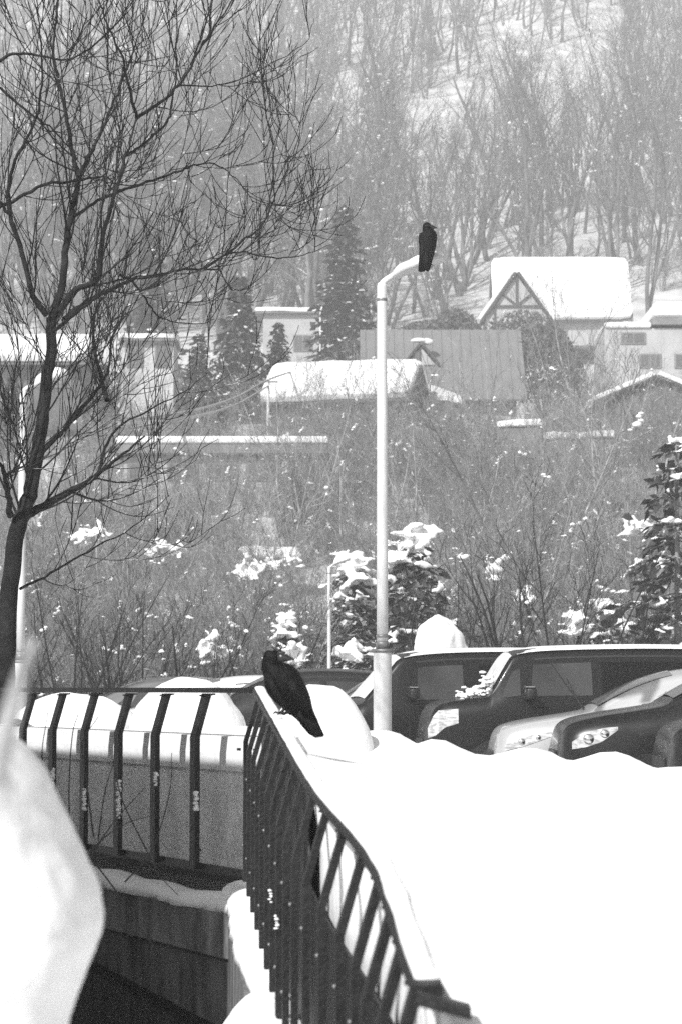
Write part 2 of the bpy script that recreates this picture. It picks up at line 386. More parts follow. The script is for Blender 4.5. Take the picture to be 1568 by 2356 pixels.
# ------------------------------------------------------------------ canal walls
def along(t, n, z): p = Vector((CX, CY, 0))+DIRB*t+NB*n; return Vector((p.x, p.y, z))
WN = 0.15                                            # wall face stands this far out from the railing
def slope_z(t): return 0.255
wall = thing('canal_wall', 'stained concrete canal wall below the straight left railing', 'wall', along(0, WN, -1.9))
wl0 = Vector(wall.location)
def wpart(name, me, m, parent=wall):
    for v in me.vertices: v.co -= wl0
    return link(name, me, m, parent)
def wall_block(name, t0, t1, z0a, z1a, z0b, z1b, n0, n1, m, bev=0.008):
    """a block between t0 and t1 along the wall, heights a at t0 and b at t1, from n0 (back) to n1 (face)"""
    poly = [along(t0, n1, z0a), along(t1, n1, z0b), along(t1, n1, z1b), along(t0, n1, z1a)]
    return wpart(name, prism_mesh(name, poly, NB*(n0-n1), bev, 1), m)
rng = random.Random(3)
ts = [0.0, 1.32, 2.62, 3.95, 5.3, 6.7, 8.1, 9.5]
for a, b in zip(ts[:-1], ts[1:]):                    # coping course, each block a little uneven
    o = rng.uniform(-0.006, 0.006)
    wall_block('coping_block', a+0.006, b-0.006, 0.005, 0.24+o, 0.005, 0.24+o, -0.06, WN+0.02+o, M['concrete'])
ts2 = [0.0, 0.75, 1.95, 3.3, 4.6, 6.0, 7.4, 9.5]
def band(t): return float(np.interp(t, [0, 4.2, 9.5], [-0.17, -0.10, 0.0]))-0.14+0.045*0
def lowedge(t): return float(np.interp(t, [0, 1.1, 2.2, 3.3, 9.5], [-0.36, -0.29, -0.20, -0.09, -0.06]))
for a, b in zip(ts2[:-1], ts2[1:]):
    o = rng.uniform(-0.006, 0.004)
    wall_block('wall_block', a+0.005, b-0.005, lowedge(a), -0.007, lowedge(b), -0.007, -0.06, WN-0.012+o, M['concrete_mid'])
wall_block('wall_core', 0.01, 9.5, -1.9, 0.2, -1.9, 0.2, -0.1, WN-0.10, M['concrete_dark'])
for a, b in zip(ts2[:-1], ts2[1:]):                  # darker rough blocks standing proud again below the sloping gap
    wall_block('lower_block', a+0.004, b-0.004, -1.9, lowedge(a)-0.085, -1.9, lowedge(b)-0.085, -0.06, WN-0.03+rng.uniform(-0.008, 0.008), M['concrete_dark'])
# the wall under the receding section: core and snow ledge
wr = thing('canal_side_wall', 'snow topped concrete wall carrying the railing that runs towards the viewer', 'wall', (CX, CY, -1.9))
poly = []
V, F = [], []
yy = np.linspace(CY+0.02, 2.5, 24)
for y in yy:
    x = fence_x(y); t = fence_z(y)-1.10
    V += [(x-0.15, y, -1.9), (x-0.15, y, t), (x+0.07, y, t), (x+0.07, y, -1.9)]
for j in range(len(yy)-1):
    for i in range(3): F.append((4*j+i, 4*j+i+1, 4*j+5+i, 4*j+4+i))
F.append((0, 1, 2, 3))
me = make_mesh('wall', V, F)
for v in me.vertices: v.co -= Vector(wr.location)
link('wall', me, M['concrete'], wr)
def ribbon(name, pts, m, parent=None, sub=1):
    """tube-like snow strip: pts = list of (centre, half width vector, height)"""
    V, F = [], []; k = 9
    for c, w, h in pts:
        for i in range(k):
            a = math.pi*i/(k-1); V.append(Vector(c)+Vector(w)*(-math.cos(a))+Vector((0, 0, h*math.sin(a)**0.7)))
        V.append(Vector(c)+Vector((0, 0, -0.01)))
    kk = k+1
    for j in range(len(pts)-1):
        for i in range(kk): F.append((j*kk+i, j*kk+(i+1) % kk, (j+1)*kk+(i+1) % kk, (j+1)*kk+i))
    F.append(tuple(range(kk))); F.append(tuple(range((len(pts)-1)*kk, len(pts)*kk)))
    me = make_mesh(name, V, F, True)
    if parent is not None:
        for v in me.vertices: v.co -= Vector(parent.location)
    return link(name, me, m, parent)
# snow lying on the coping of both walls
pts = []
for t in np.linspace(-0.05, 9.3, 70):
    e = 0.035*mnoise.noise(Vector((t*2.3, 0, 9)))+0.02*mnoise.noise(Vector((t*7, 0, 4)))
    w = 0.13+e*0.6; pts.append((along(t, WN-0.10+e*0.8, 0.235), NB*(-w), 0.075+0.05*mnoise.noise(Vector((t*1.7, 3, 0)))))
tag(ribbon('snow_layer', pts, M['snow']), 'uneven snow lying along the coping of the stained canal wall', 'snow')
pts = []
for y in np.linspace(CY+0.35, 2.6, 70):
    x = fence_x(y); e = 0.05*mnoise.noise(Vector((0, y*2.2, 1)))+0.03*mnoise.noise(Vector((0, y*6, 2)))
    bulge = 0.15*math.exp(-((y-9.15)/0.5)**2)-0.03*math.exp(-((y-10.4)/0.5)**2)
    w = 0.125+e*0.5+bulge*0.5
    pts.append((Vector((x-0.04-e*0.5-bulge*0.5, y, fence_z(y)-1.11)), Vector((w, 0, 0)), 0.09+e*0.4+0.5*bulge))
tag(ribbon('snow_layer', pts, M['snow']), 'thick snow ledge in front of the near railing above the canal', 'snow')

# ------------------------------------------------------------------ packed snow panel behind the back-left railing
pn = thing('snow_cut', 'flat cut face of packed snow behind the left railing, lower part tinted as shade', 'snow', along(0.1, -0.2, 0.28))
pn0 = Vector(pn.location)
def slab(name, t0, t1, z0, z1, n0, n1, m, wavy=0.0):
    V, F = [], []; K = 60
    for i in range(K+1):
        t = t0+(t1-t0)*i/K; dz = wavy*(mnoise.noise(Vector((t*1.6, 1, 5)))+0.5*mnoise.noise(Vector((t*5, 1, 5))))
        V += [along(t, n1, z0)-pn0, along(t, n1+0.006, z0+(z1-z0)*0.5)-pn0, along(t, n1, z1+dz)-pn0, along(t, n0, z1+dz+0.005)-pn0, along(t, n0, z0)-pn0]
    for i in range(K):
        for k in range(5): F.append((5*i+k, 5*(i+1)+k, 5*(i+1)+(k+1) % 5, 5*i+(k+1) % 5))
    F.append((4, 3, 2, 1, 0)); F.append(tuple(range(5*K, 5*K+5)))
    me = make_mesh(name, V, F); bm = bmesh.new(); bm.from_mesh(me); bmesh.ops.recalc_face_normals(bm, faces=bm.faces); bm.to_mesh(me); bm.free()
    return link(name, me, m, pn)
slab('shaded_snow', 0.06, 9.2, 0.40, 0.96, -0.36, -0.17, M['snow_shade'], 0.02)  # greyer lower slab imitates the shade on the face
slab('upper_snow', 0.06, 9.2, 0.93, 1.115, -0.44, -0.155, M['snow'])
slab('base_board', 0.06, 9.2, 0.33, 0.40, -0.36, -0.15, M['rail_paint'])
rg = random.Random(8)
for k in range(7):
    t = rg.choice([0.18, 0.45, 0.75, 0.3, 1.2, 2.2, 0.6]); z = 1.05 if k < 3 else rg.uniform(0.45, 0.6)
    link('mark', box_mesh('mark', along(0.16+0.22*k if k < 3 else t, -0.153 if k < 3 else -0.162, z)-pn0, (0.05, 0.012, 0.012), rz=math.atan2(DIRB.y, DIRB.x)), M['concrete_dark'], pn)

# ------------------------------------------------------------------ railing
rail = thing('railing', 'black steel railing with bent bars, turning a corner under the crow', 'railing', (CX, CY, 0.35))
r0 = Vector(rail.location)
def sweep_bar(name, path, wdir, wa, ndir, na):
    """box-section bar along path: half sizes wa along wdir and na along ndir"""
    V, F = [], []
    for p in path:
        for i, j in ((-1, -1), (1, -1), (1, 1), (-1, 1)): V.append(Vector(p)-r0+Vector(wdir)*(wa*i)+Vector(ndir)*(na*j))
    for k in range(len(path)-1):
        for i in range(4): F.append((4*k+i, 4*k+(i+1) % 4, 4*k+4+(i+1) % 4, 4*k+4+i))
    F.append((3, 2, 1, 0)); n = 4*(len(path)-1); F.append((n, n+1, n+2, n+3))
    return make_mesh(name, V, F)
def bolt_at(p, d, parent, r=0.012):
    bm = bmesh.new(); bmesh.ops.create_uvsphere(bm, u_segments=8, v_segments=5, radius=r)
    me = bm_mesh('bolt', bm, True); return link('bolt', me, M['bolt'], parent, Vector(p)-r0)
rb = random.Random(21)
def baluster(top, along_dir, out, h, snow_amt, sr=1.0, ho=0.0115, ha=0.032):
    a = Vector(along_dir); o = Vector(out); zt = top.z
    bend = top+o*0.068+Vector((0, 0, -0.25)); foot = Vector((bend.x, bend.y, zt-h))
    b = link('baluster', sweep_bar('baluster', [top+Vector((0, 0, -0.016)), bend, foot], o, ho, a, ha), M['rail_paint'], rail)
    bolt_at(bend+Vector((0, 0, -0.14))-a*0.0+o*0.013, a, b, 0.007)
    bolt_at(bend+Vector((0, 0, -0.52))-a*0.0+o*0.013, a, b, 0.007)
    link('bracket', sweep_bar('bracket', [top+Vector((0, 0, -0.028))-a*0.05, top+Vector((0, 0, -0.020))+a*0.06], o, 0.025, Vector((0, 0, 1)), 0.004), M['rail_paint'], b)
    if snow_amt:
        sp = []
        z0_ = rb.uniform(0.20, 0.34); ln_ = rb.uniform(0.08, 0.22)*snow_amt
        for k in range(int(ln_/0.011)):
            p = bend+Vector((0, 0, -z0_-0.011*k))+a*(ha-0.002+rb.uniform(-0.004, 0.004))+o*rb.uniform(0.004, 0.014)
            sp.append((p-r0, rb.uniform(0.010, 0.019)*sr))
        if sp: link('snow_clump', blobs_mesh('snow_clump', rb, sp), M['snow'], b)
    return b
# back-left section
for k in range(11):
    t = 0.69+0.59*k
    baluster(along(t, 0, 1.3636), -DIRB, NB, 0.95, rb.uniform(0.5, 1.3), 1.0, 0.014, 0.038)
link('top_rail', sweep_bar('top_rail', [along(-0.02, 0, 1.3636), along(7.2, 0, 1.372)], NB, 0.042, Vector((0, 0, 1)), 0.014), M['rail_paint'], rail)
link('bottom_rail', sweep_bar('bottom_rail', [along(0.05, 0.045, 0.43), along(7.0, 0.045, 0.43)], NB, 0.01, Vector((0, 0, 1)), 0.018), M['rail_paint'], rail)
# receding section
DR = Vector((-0.0776, 1, 0.0757)).normalized(); OR = Vector((-1, -0.0776, 0)).normalized()
y = CY-0.12; ends = []
while y > 4.75:
    baluster(Vector((fence_x(y), y, fence_z(y))), Vector((0.0776, -1, 0)).normalized(), OR, 0.95, 0.3 if 9.0 < y < 9.6 else 0, 0.6); y -= 0.46
V, F = [], []
for k, q in enumerate(np.linspace(CY-0.02, 4.4, 60)):
    hgt = 0.03 if q > 8.75 else (0.03+0.36*min(1, (8.75-q)/0.12))
    for dx_, z_ in ((0.016, fence_z(q)-1.05), (0.016, fence_z(q)-hgt), (0.022, fence_z(q)-hgt), (0.022, fence_z(q)-1.05)): V.append(Vector((fence_x(q)+dx_-(0.0 if hgt < 0.1 else 0.004), q, z_))-r0)
for k in range(59):
    for i in range(4): F.append((4*k+i, 4*k+(i+1) % 4, 4*k+4+(i+1) % 4, 4*k+4+i))
link('shade_sheet', make_mesh('shade_sheet', V, F), M['rail_paint'], rail)  # dark sheet added behind the bars to stand for shade there
path = [Vector((fence_x(q), q, fence_z(q))) for q in np.linspace(CY+0.02, 4.72, 30)]
link('top_rail', sweep_bar('top_rail', path, Vector((1, 0, 0)), 0.030, Vector((0, 0, 1)), 0.012), M['rail_paint'], rail)
link('rail_end', sweep_bar('rail_end', [Vector((fence_x(4.7)-0.024, 4.67, fence_z(4.7)-0.004)), Vector((fence_x(4.7)+0.078, 4.65, fence_z(4.7)-0.028))], Vector((0, 1, 0)), 0.035, Vector((0, 0, 1)), 0.012), M['rail_paint'], rail)
# snow on the rail
pts = []
for q in np.linspace(CY-0.02, 4.78, 110):
    g = abs(q-10.55) < 0.10
    e = 0.012*mnoise.noise(Vector((0, q*3, 8)))+0.006*mnoise.noise(Vector((0, q*9, 8)))
    h = 0.013+e*0.6
    w = 0.026+e*0.3
    pts.append((Vector((fence_x(q)+0.006, q, fence_z(q)+0.010)), Vector((w, 0, 0)), 0.004 if g else max(h, 0.008)))
tag(ribbon('rail_snow', pts, M['snow']), 'narrow strip of snow along the top of the receding handrail', 'snow')

# ------------------------------------------------------------------ snow domes and piles
def dome(name, label, cat, c, rx, ry, h, seed, amp=0.08, group=None, lean=0.0):
    bm = bmesh.new(); bmesh.ops.create_icosphere(bm, subdivisions=4, radius=1); o = Vector((seed*3.1, seed*1.7, 0))
    for v in bm.verts:
        d = 1+amp*mnoise.noise(v.co*1.3+o)+amp*0.4*mnoise.noise(v.co*3.1+o)+amp*0.15*mnoise.noise(v.co*8+o)
        q = v.co*d; v.co = Vector((q.x*rx+lean*max(q.z, 0)*rx, q.y*ry, q.z*h if q.z > 0 else q.z*h*0.3))
    return tag(link(name, bm_mesh(name, bm, True), M['snow'], None, c), label, cat, group)
def dome_px(name, label, x0, x1, ytop, ybase, D, seed, **k):
    c = Vector((X((x0+x1)/2, D), D, Z(ybase, D))); rx = (X(x1, D)-X(x0, D))/2; h = Z(ytop, D)-c.z
    return dome(name, label, 'snow pile', c, rx, rx*k.pop('deep', 0.9), h, seed, **k)
dome_px('snow_dome', 'large rounded snow dome behind the left railing', 300, 566, 1562, 1700, 16.2, 1, amp=0.10)
dome_px('snow_dome', 'low snow mound behind the leftmost bars of the railing', 20, 330, 1600, 1712, 17.0, 2, amp=0.14)
dome_px('snow_dome', 'tall round snow dome right of the crow on the railing', 610, 862, 1574, 1760, 17.2, 3, amp=0.05)
dome_px('snow_dome', 'small snow hump between railing corner and big dome', 470, 640, 1668, 1720, 14.2, 4, amp=0.16)
dome_px('snow_pile', 'lumpy snow pile standing above the roof of the black van', 952, 1074, 1418, 1500, 40.0, 8, amp=0.24)
for k, (x0_, x1_, yt_, yb_, D_, lab) in enumerate(((545, 600, 1284, 1350, 58, 'tall ragged patch of snow in the thicket left of the small lamp post'), (600, 690, 1278, 1318, 60, 'flat snow drift in the thicket above the crow'),
        (628, 704, 1486, 1550, 46.2, 'ragged snow on low shrubs behind the railing crow'), (1290, 1345, 1392, 1480, 46.5, 'snow clinging at the foot of the fan shaped shrub'), (1120, 1150, 1290, 1345, 57, 'small upright patch of snow in the right thicket'),
        (455, 520, 1462, 1530, 46.8, 'ragged snow behind the railing near the left shrub'), (150, 260, 1205, 1265, 60, 'snow drift beside the left lamp post in the thicket'), (1440, 1500, 1200, 1240, 57, 'ragged snow left of the right edge conifer'),
        (780, 830, 1476, 1530, 46.4, 'snow caught at the foot of the small lamp post'), (1180, 1225, 1360, 1395, 57, 'small patch of snow above the black van roof'), (330, 440, 1250, 1285, 62, 'long snow drift in the left thicket'))):
    c_ = P((x0_+x1_)/2, (yt_+yb_)/2, D_); hw = (X(x1_, D_)-X(x0_, D_))/2; hh = (Z(yt_, D_)-Z(yb_, D_))/2; rr_ = random.Random(40+k)
    sp_ = []
    for q in range(42):
        a_ = rr_.uniform(0, 6.28); m_ = math.sqrt(rr_.random())
        sp_.append((np.array([hw*m_*math.cos(a_)*0.9, rr_.gauss(0, 0.18), hh*m_*math.sin(a_)*0.8]), rr_.uniform(0.04, 0.11)))
    melt(tag(link('snow_clump', blobs_mesh('snow_clump', rr_, sp_, cluster=True), M['snow'], None, c_), lab, 'snow'), 0.035)
# near snow mound, out of focus at the left edge
OUT = [(30, 1560), (26, 1640), (40, 1690), (72, 1738), (105, 1800), (140, 1890), (172, 1965), (205, 2030), (228, 2085), (238, 2140), (232, 2195), (212, 2255), (188, 2310), (172, 2360), (150, 2440), (120, 2600)]
V, F = [], []; K = 96; Dm = 3.7
oz = np.array([Z(b, Dm) for a, b in OUT]); ox = np.array([X(a, Dm) for a, b in OUT])
zz = np.linspace(oz[-1], Z(1612, Dm), 110)
for i, z in enumerate(zz):
    xr = float(np.interp(z, oz[::-1], ox[::-1])); f = i/(len(zz)-1)
    cut = min(1.0, math.sqrt(max(0.0, 1-f**16)))
    cxm = -0.92; rx = (xr+0.024-cxm)*(0.25+0.75*cut); ry = 0.75*(0.15+0.85*cut)
    for k in range(K):
        a = 2*math.pi*k/K; n = 0.014*mnoise.noise(Vector((math.cos(a)*2, math.sin(a)*2, z*5)))+0.006*mnoise.noise(Vector((math.cos(a)*9, math.sin(a)*9, z*22)))
        ca_, sa_ = math.cos(a), math.sin(a); yv = Dm+0.62+(ry+n)*math.copysign(abs(sa_)**0.5, sa_); V.append((cxm+(rx+n)*math.copysign(abs(ca_)**0.36, ca_)-0.15*(yv-Dm), yv, z))
for j in range(len(zz)-1):
    for k in range(K): F.append((j*K+k, j*K+(k+1) % K, (j+1)*K+(k+1) % K, (j+1)*K+k))
F.append(tuple(range(K-1, -1, -1))); F.append(tuple(range((len(zz)-1)*K, len(zz)*K)))
tag(link('snow_mound', make_mesh('snow_mound', V, F, True), M['snow']), 'big out of focus snow mound filling the lower left corner', 'snow mound')
T = Tubes(); pth = smooth_path([P(80, 1470, 1.8), P(66, 1512, 1.8), P(42, 1580, 1.82), P(14, 1690, 1.84), P(-8, 1800, 1.86)], 6)
T.add(pth, np.linspace(0.0035, 0.0085, len(pth)), 8)
tag(link('leaning_stick', T.mesh('leaning_stick'), M['stick']), 'pale blurred stick leaning out of the near snow mound', 'stick')

# ------------------------------------------------------------------ unseen block added out of frame at left to shade the canal
sh = thing('shade_block', 'plain dark block added out of view at left to shade the canal', 'shed', (-5.04, 13.32, -1.9), math.atan2(DIRB.y, DIRB.x)-math.pi/2)
link('wall', box_mesh('wall', (0, 0, 2.63), (2.2, 9.0, 5.26)), M['wall_dark'], sh)
link('roof', box_mesh('roof', (0, 0, 5.34), (2.5, 9.3, 0.15)), M['roof_metal'], sh)

# ------------------------------------------------------------------ lamp posts
def lathe(name, prof, k=24, smooth=True):
    V, F = [], []
    for r, z in prof:
        for i in range(k): a = 2*math.pi*i/k; V.append((r*math.cos(a), r*math.sin(a), z))
    for j in range(len(prof)-1):
        for i in range(k): F.append((j*k+i, j*k+(i+1) % k, (j+1)*k+(i+1) % k, (j+1)*k+i))
    F.append(tuple(range(k-1, -1, -1))); F.append(tuple(range((len(prof)-1)*k, len(prof)*k)))
    return make_mesh(name, V, F, smooth)
def lamp_post(label, x, D, rz, snow, base_z=-0.05, wide=True):
    t = thing('lamp_post', label, 'lamp post', (x, D, base_z), rz, 'grey lamp posts around the parking lot')
    zt = 5.12-base_z
    link('base_section', lathe('base_section', [(0.082, 0), (0.082, 1.70-base_z), (0.080, 1.715-base_z)]), M['galv'], t)
    link('flange', lathe('flange', [(0.098, 1.716-base_z), (0.100, 1.722-base_z), (0.100, 1.738-base_z), (0.07, 1.742-base_z)]), M['galv_dark'], t)
    link('collar', lathe('collar', [(0.060, 1.743-base_z), (0.060, 1.80-base_z), (0.054, 1.81-base_z)]), M['galv_dark'], t)
    link('collar', lathe('collar', [(0.057, 1.845-base_z), (0.059, 1.85-base_z), (0.059, 1.865-base_z), (0.056, 1.87-base_z)]), M['galv_dark'], t)
    link('pole', lathe('pole', [(0.0525, 1.742-base_z), (0.051, 2.6-base_z), (0.045, zt-0.22), (0.045, zt-0.06), (0.038, zt-0.02)]), M['galv'], t)
    link('pole_cap', lathe('pole_cap', [(0.0475, zt-0.19), (0.0475, zt-0.165)]), M['galv_dark'], t)
    T = Tubes(); a = smooth_path([(0, 0, zt-0.10), (0.002, 0, zt-0.035), (0.03, 0, zt+0.0), (0.09, 0, zt+0.04), (0.16, 0, zt+0.08)], 4)
    T.add(a, np.full(len(a), 0.030), 10); link('arm', T.mesh('arm'), M['galv'], t)
    # cobra head: lens-shaped shell, tilted up
    V, F = [], []; n = 16; k = 12
    for i in range(n+1):
        u = i/n; L = 0.47; pf = min(1, (u+0.05)/0.16)**0.6*(1-0.62*max(0, (u-0.70)/0.30)**2); w = 0.125*pf+0.01; h = 0.078*pf+0.006
        cxx, czz = 0.10+L*u, zt+0.045+0.235*u-0.085*u*u
        for j in range(k):
            a = 2*math.pi*j/k; V.append((cxx, w*math.cos(a), czz+(h*math.sin(a) if math.sin(a) > 0 else 0.55*h*math.sin(a))))
    for i in range(n):
        for j in range(k): F.append((i*k+j, i*k+(j+1) % k, (i+1)*k+(j+1) % k, (i+1)*k+j))
    F.append(tuple(range(k-1, -1, -1))); F.append(tuple(range(n*k, (n+1)*k)))
    hd = link('lamp_head', make_mesh('lamp_head', V, F, True), M['galv'], t)
    link('hinge', box_mesh('hinge', (0.135, 0, zt+0.118), (0.07, 0.03, 0.012)), M['galv_dark'], hd)
    link('diffuser', box_mesh('diffuser', (0.38, 0, zt+0.10), (0.2, 0.12, 0.02), 0.008), M['lens'], hd)
    if snow:
        V, F = [], []
        for i in range(n+1):
            u = i/n; w = (0.11*math.sin(math.pi*min(1, 0.08+0.88*u))**0.6)*(0.9)+0.006; h = snow*(0.2+math.sin(math.pi*(0.05+0.9*u))**0.7)
            cxx, czz = 0.13+0.44*u, zt+0.075+0.235*u-0.085*u*u
            for j in range(9):
                a = math.pi*j/8; V.append((cxx, w*math.cos(a), czz+h*math.sin(a)**0.6-0.004))
        for i in range(n):
            for j in range(8): F.append((i*9+j, i*9+j+1, (i+1)*9+j+1, (i+1)*9+j))
        F.append(tuple(range(8, -1, -1))); F.append(tuple(range(n*9, n*9+9)))
        link('snow_cap', make_mesh('snow_cap', V, F, True), M['snow'], t)
    return t
LX = X(879, 22)
lamp_post('tall grey lamp post in front of the vans with a crow on its head', LX, 22.0, 0, 0.06)
lamp_post('grey lamp post half hidden behind the bare tree at left', X(47, 30), 30.0, R(25), 0.10)
sl = lamp_post('small lamp post beside the snowy conifers behind the cars', X(757, 46.3), 46.3, R(-5), 0.20, base_z=0.0); sl.scale = (0.70, 0.70, 0.73)

# ------------------------------------------------------------------ crows
def loft(name, st, k=16, m=None):
    """st: (centre, right vector * half width, depth vector * half depth)"""
    V, F = [], []
    for c, a, b in st:
        for i in range(k): t = 2*math.pi*i/k; V.append(Vector(c)+Vector(a)*math.cos(t)+Vector(b)*math.sin(t))
    for j in range(len(st)-1):
        for i in range(k): F.append((j*k+i, j*k+(i+1) % k, (j+1)*k+(i+1) % k, (j+1)*k+i))
    F.append(tuple(range(k-1, -1, -1))); F.append(tuple(range((len(st)-1)*k, len(st)*k)))
    me = make_mesh(name, V, F, True); bm = bmesh.new(); bm.from_mesh(me); bmesh.ops.recalc_face_normals(bm, faces=bm.faces); bm.to_mesh(me); bm.free(); return me
def px_frame(zx0, zy0, s):
    return lambda x, y: ((zx0+x/s)/1.7385, (zy0+y/s)/1.7385)
def crow_from(label, D, conv, spine, head, beak, wings, tail, legs, bulk):
    """spine: (x, y, half width px) in a zoomed picture; depth offsets lean = depth change from head to tail"""
    sc_ = 1.0/(5564.0/D)
    def W(x, y, dd=0.0): a, b = conv(x, y); return P(a, b, D+dd)
    unit_px = (W(100, 0)-W(0, 0)).length/100
    foot = W(*legs[0]); t = thing('crow', label, 'crow', foot)
    base = Vector(foot)
    ctrl = np.array([(x, y, w, dd, th) for x, y, w, dd, th in spine], float)
    pth = smooth_path(ctrl, 5); st = []
    for i, q in enumerate(pth):
        c = W(q[0], q[1], q[3])-base; a = pth[max(0, i-1)]; b = pth[min(len(pth)-1, i+1)]
        tg = (W(b[0], b[1], b[3])-W(a[0], a[1], a[3])).normalized(); rt = tg.cross(Vector((0, 1, 0))).normalized(); dp = rt.cross(tg).normalized()
        st.append((c, rt*max(q[2], 2)*unit_px*bulk, dp*max(q[2], 2)*unit_px*q[4]))
    link('body', loft('body', st), M['feather'], t)
    def flat(name, poly, dd, thick, m, parent=t):
        pts = [W(x, y, d_)-base for (x, y), d_ in zip(poly, dd)]
        V = [p+Vector((0, -thick, 0)) for p in pts]+[p+Vector((0, thick, 0)) for p in pts]; n = len(pts)
        c1 = sum((Vector(p) for p in pts), Vector())/n
        V += [c1+Vector((0, -thick*3.2, 0)), c1+Vector((0, thick*2, 0))]
        F = [(i, (i+1) % n, 2*n) for i in range(n)]+[(n+(i+1) % n, n+i, 2*n+1) for i in range(n)]+[(i, n+i, n+(i+1) % n, (i+1) % n) for i in range(n)]
        me = make_mesh(name, V, F, True); bm = bmesh.new(); bm.from_mesh(me); bmesh.ops.recalc_face_normals(bm, faces=bm.faces); bm.to_mesh(me); bm.free()
        return link(name, me, m, parent)
    for w in wings: flat('wing', w[0], w[1], 0.010, M['feather'])
    flat('tail', tail[0], tail[1], 0.006, M['feather'])
    bs = []
    for x, y, w, dd in beak:
        bs.append((W(x, y, dd)-base, Vector((0, 0, w*unit_px)), Vector((0, w*unit_px*0.8, 0))))
    link('beak', loft('beak', bs, 10), M['beak'], t)
    ex, ey, ed = head
    bm = bmesh.new(); bmesh.ops.create_uvsphere(bm, u_segments=10, v_segments=8, radius=0.006); link('eye', bm_mesh('eye', bm, True), M['beak'], t, W(ex, ey, ed)-base)
    for (x, y), top in ((legs[0], legs[1]), (legs[2], legs[3])):
        T = Tubes(); T.add([W(*top)-base, W((x+top[0])/2, (y+top[1])/2)-base, W(x, y)-base], [0.011, 0.0055, 0.005], 6)
        f0 = W(x, y)-base
        for dx, dy in ((0.03, -0.025), (0.0, -0.036), (-0.028, -0.024), (0.004, 0.03)):
            T.add([f0, f0+Vector((dx*0.6, dy*0.6, 0.006)), f0+Vector((dx, dy, -0.004))], [0.005, 0.0045, 0.002], 5)
        link('leg', T.mesh('leg'), M['beak'], t)
    return t
c1 = px_frame(980, 2560, 3.92)
crow_from('black crow perched on the railing corner with its back turned', 10.6, c1,
    [(1150, 1500, 45, 0.02, 0.25), (1060, 1350, 95, 0.03, 0.3), (940, 1170, 130, 0.03, 0.55), (820, 980, 195, 0.02, 0.85), (690, 800, 240, 0.01, 0.9),
     (580, 640, 250, 0, 0.9), (490, 530, 205, -0.01, 0.9), (408, 430, 128, -0.015, 0.95), (410, 350, 122, -0.015, 0.95), (445, 270, 134, -0.015, 0.95), (478, 210, 96, -0.01, 0.9), (492, 165, 26, -0.01, 0.9)],
    (540, 255, -0.04),
    [(510, 276, 88, -0.03), (590, 274, 72, -0.034), (665, 279, 52, -0.036), (735, 292, 29, -0.038), (782, 314, 6, -0.038)],
    [([(640, 470), (760, 520), (860, 690), (995, 860), (985, 905), (1040, 1090), (1000, 1180), (860, 1120), (720, 900), (600, 640)], [-0.035]*3+[-0.025]*5+[-0.05]*2),
     ([(380, 480), (470, 620), (600, 860), (720, 1100), (640, 1110), (480, 960), (330, 740), (295, 560)], [-0.05]*8)],
    ([(860, 1100), (1030, 1090), (1140, 1270), (1245, 1490), (1225, 1518), (1105, 1535), (1000, 1480), (870, 1330), (800, 1200)], [0.0, 0.0, 0.02, 0.03, 0.03, 0.03, 0.03, 0.02, 0.0]),
    [(540, 1150), (640, 1060), (610, 1165), (700, 1080)], 1.18)
c2 = px_frame(1480, 850, 3.92)
crow_from('black crow sitting upright on the snowy lamp head', 21.84, c2,
    [(845, 900, 70, -0.06, 0.3), (855, 780, 95, -0.05, 0.5), (870, 660, 112, -0.03, 0.7), (890, 540, 132, -0.01, 0.9), (897, 430, 143, 0, 0.95), (900, 350, 140, 0, 0.95),
     (893, 295, 104, 0, 0.95), (878, 262, 66, 0, 1.0), (888, 225, 74, 0, 1.0), (905, 192, 62, 0, 1.0), (925, 168, 22, 0, 1.0)],
    (935, 215, -0.035),
    [(920, 226, 42, 0), (970, 228, 32, 0), (1012, 234, 18, 0), (1044, 243, 4, 0)],
    [([(760, 330), (830, 300), (880, 420), (870, 640), (850, 880), (790, 890), (755, 760), (765, 560), (750, 420)], [-0.03]*3+[-0.06]*2+[-0.07]*2+[-0.03]*2),
     ([(960, 300), (1025, 300), (1040, 420), (1025, 540), (985, 700), (930, 900), (890, 880), (890, 640), (920, 430)], [-0.03]*5+[-0.06]*2+[-0.05]*2)],
    ([(775, 640), (960, 640), (955, 760), (910, 928), (878, 925), (865, 900), (850, 922), (790, 935), (745, 920), (755, 760)], [-0.05]*10),
    [(850, 860), (860, 740), (930, 830), (930, 720)], 1.0)

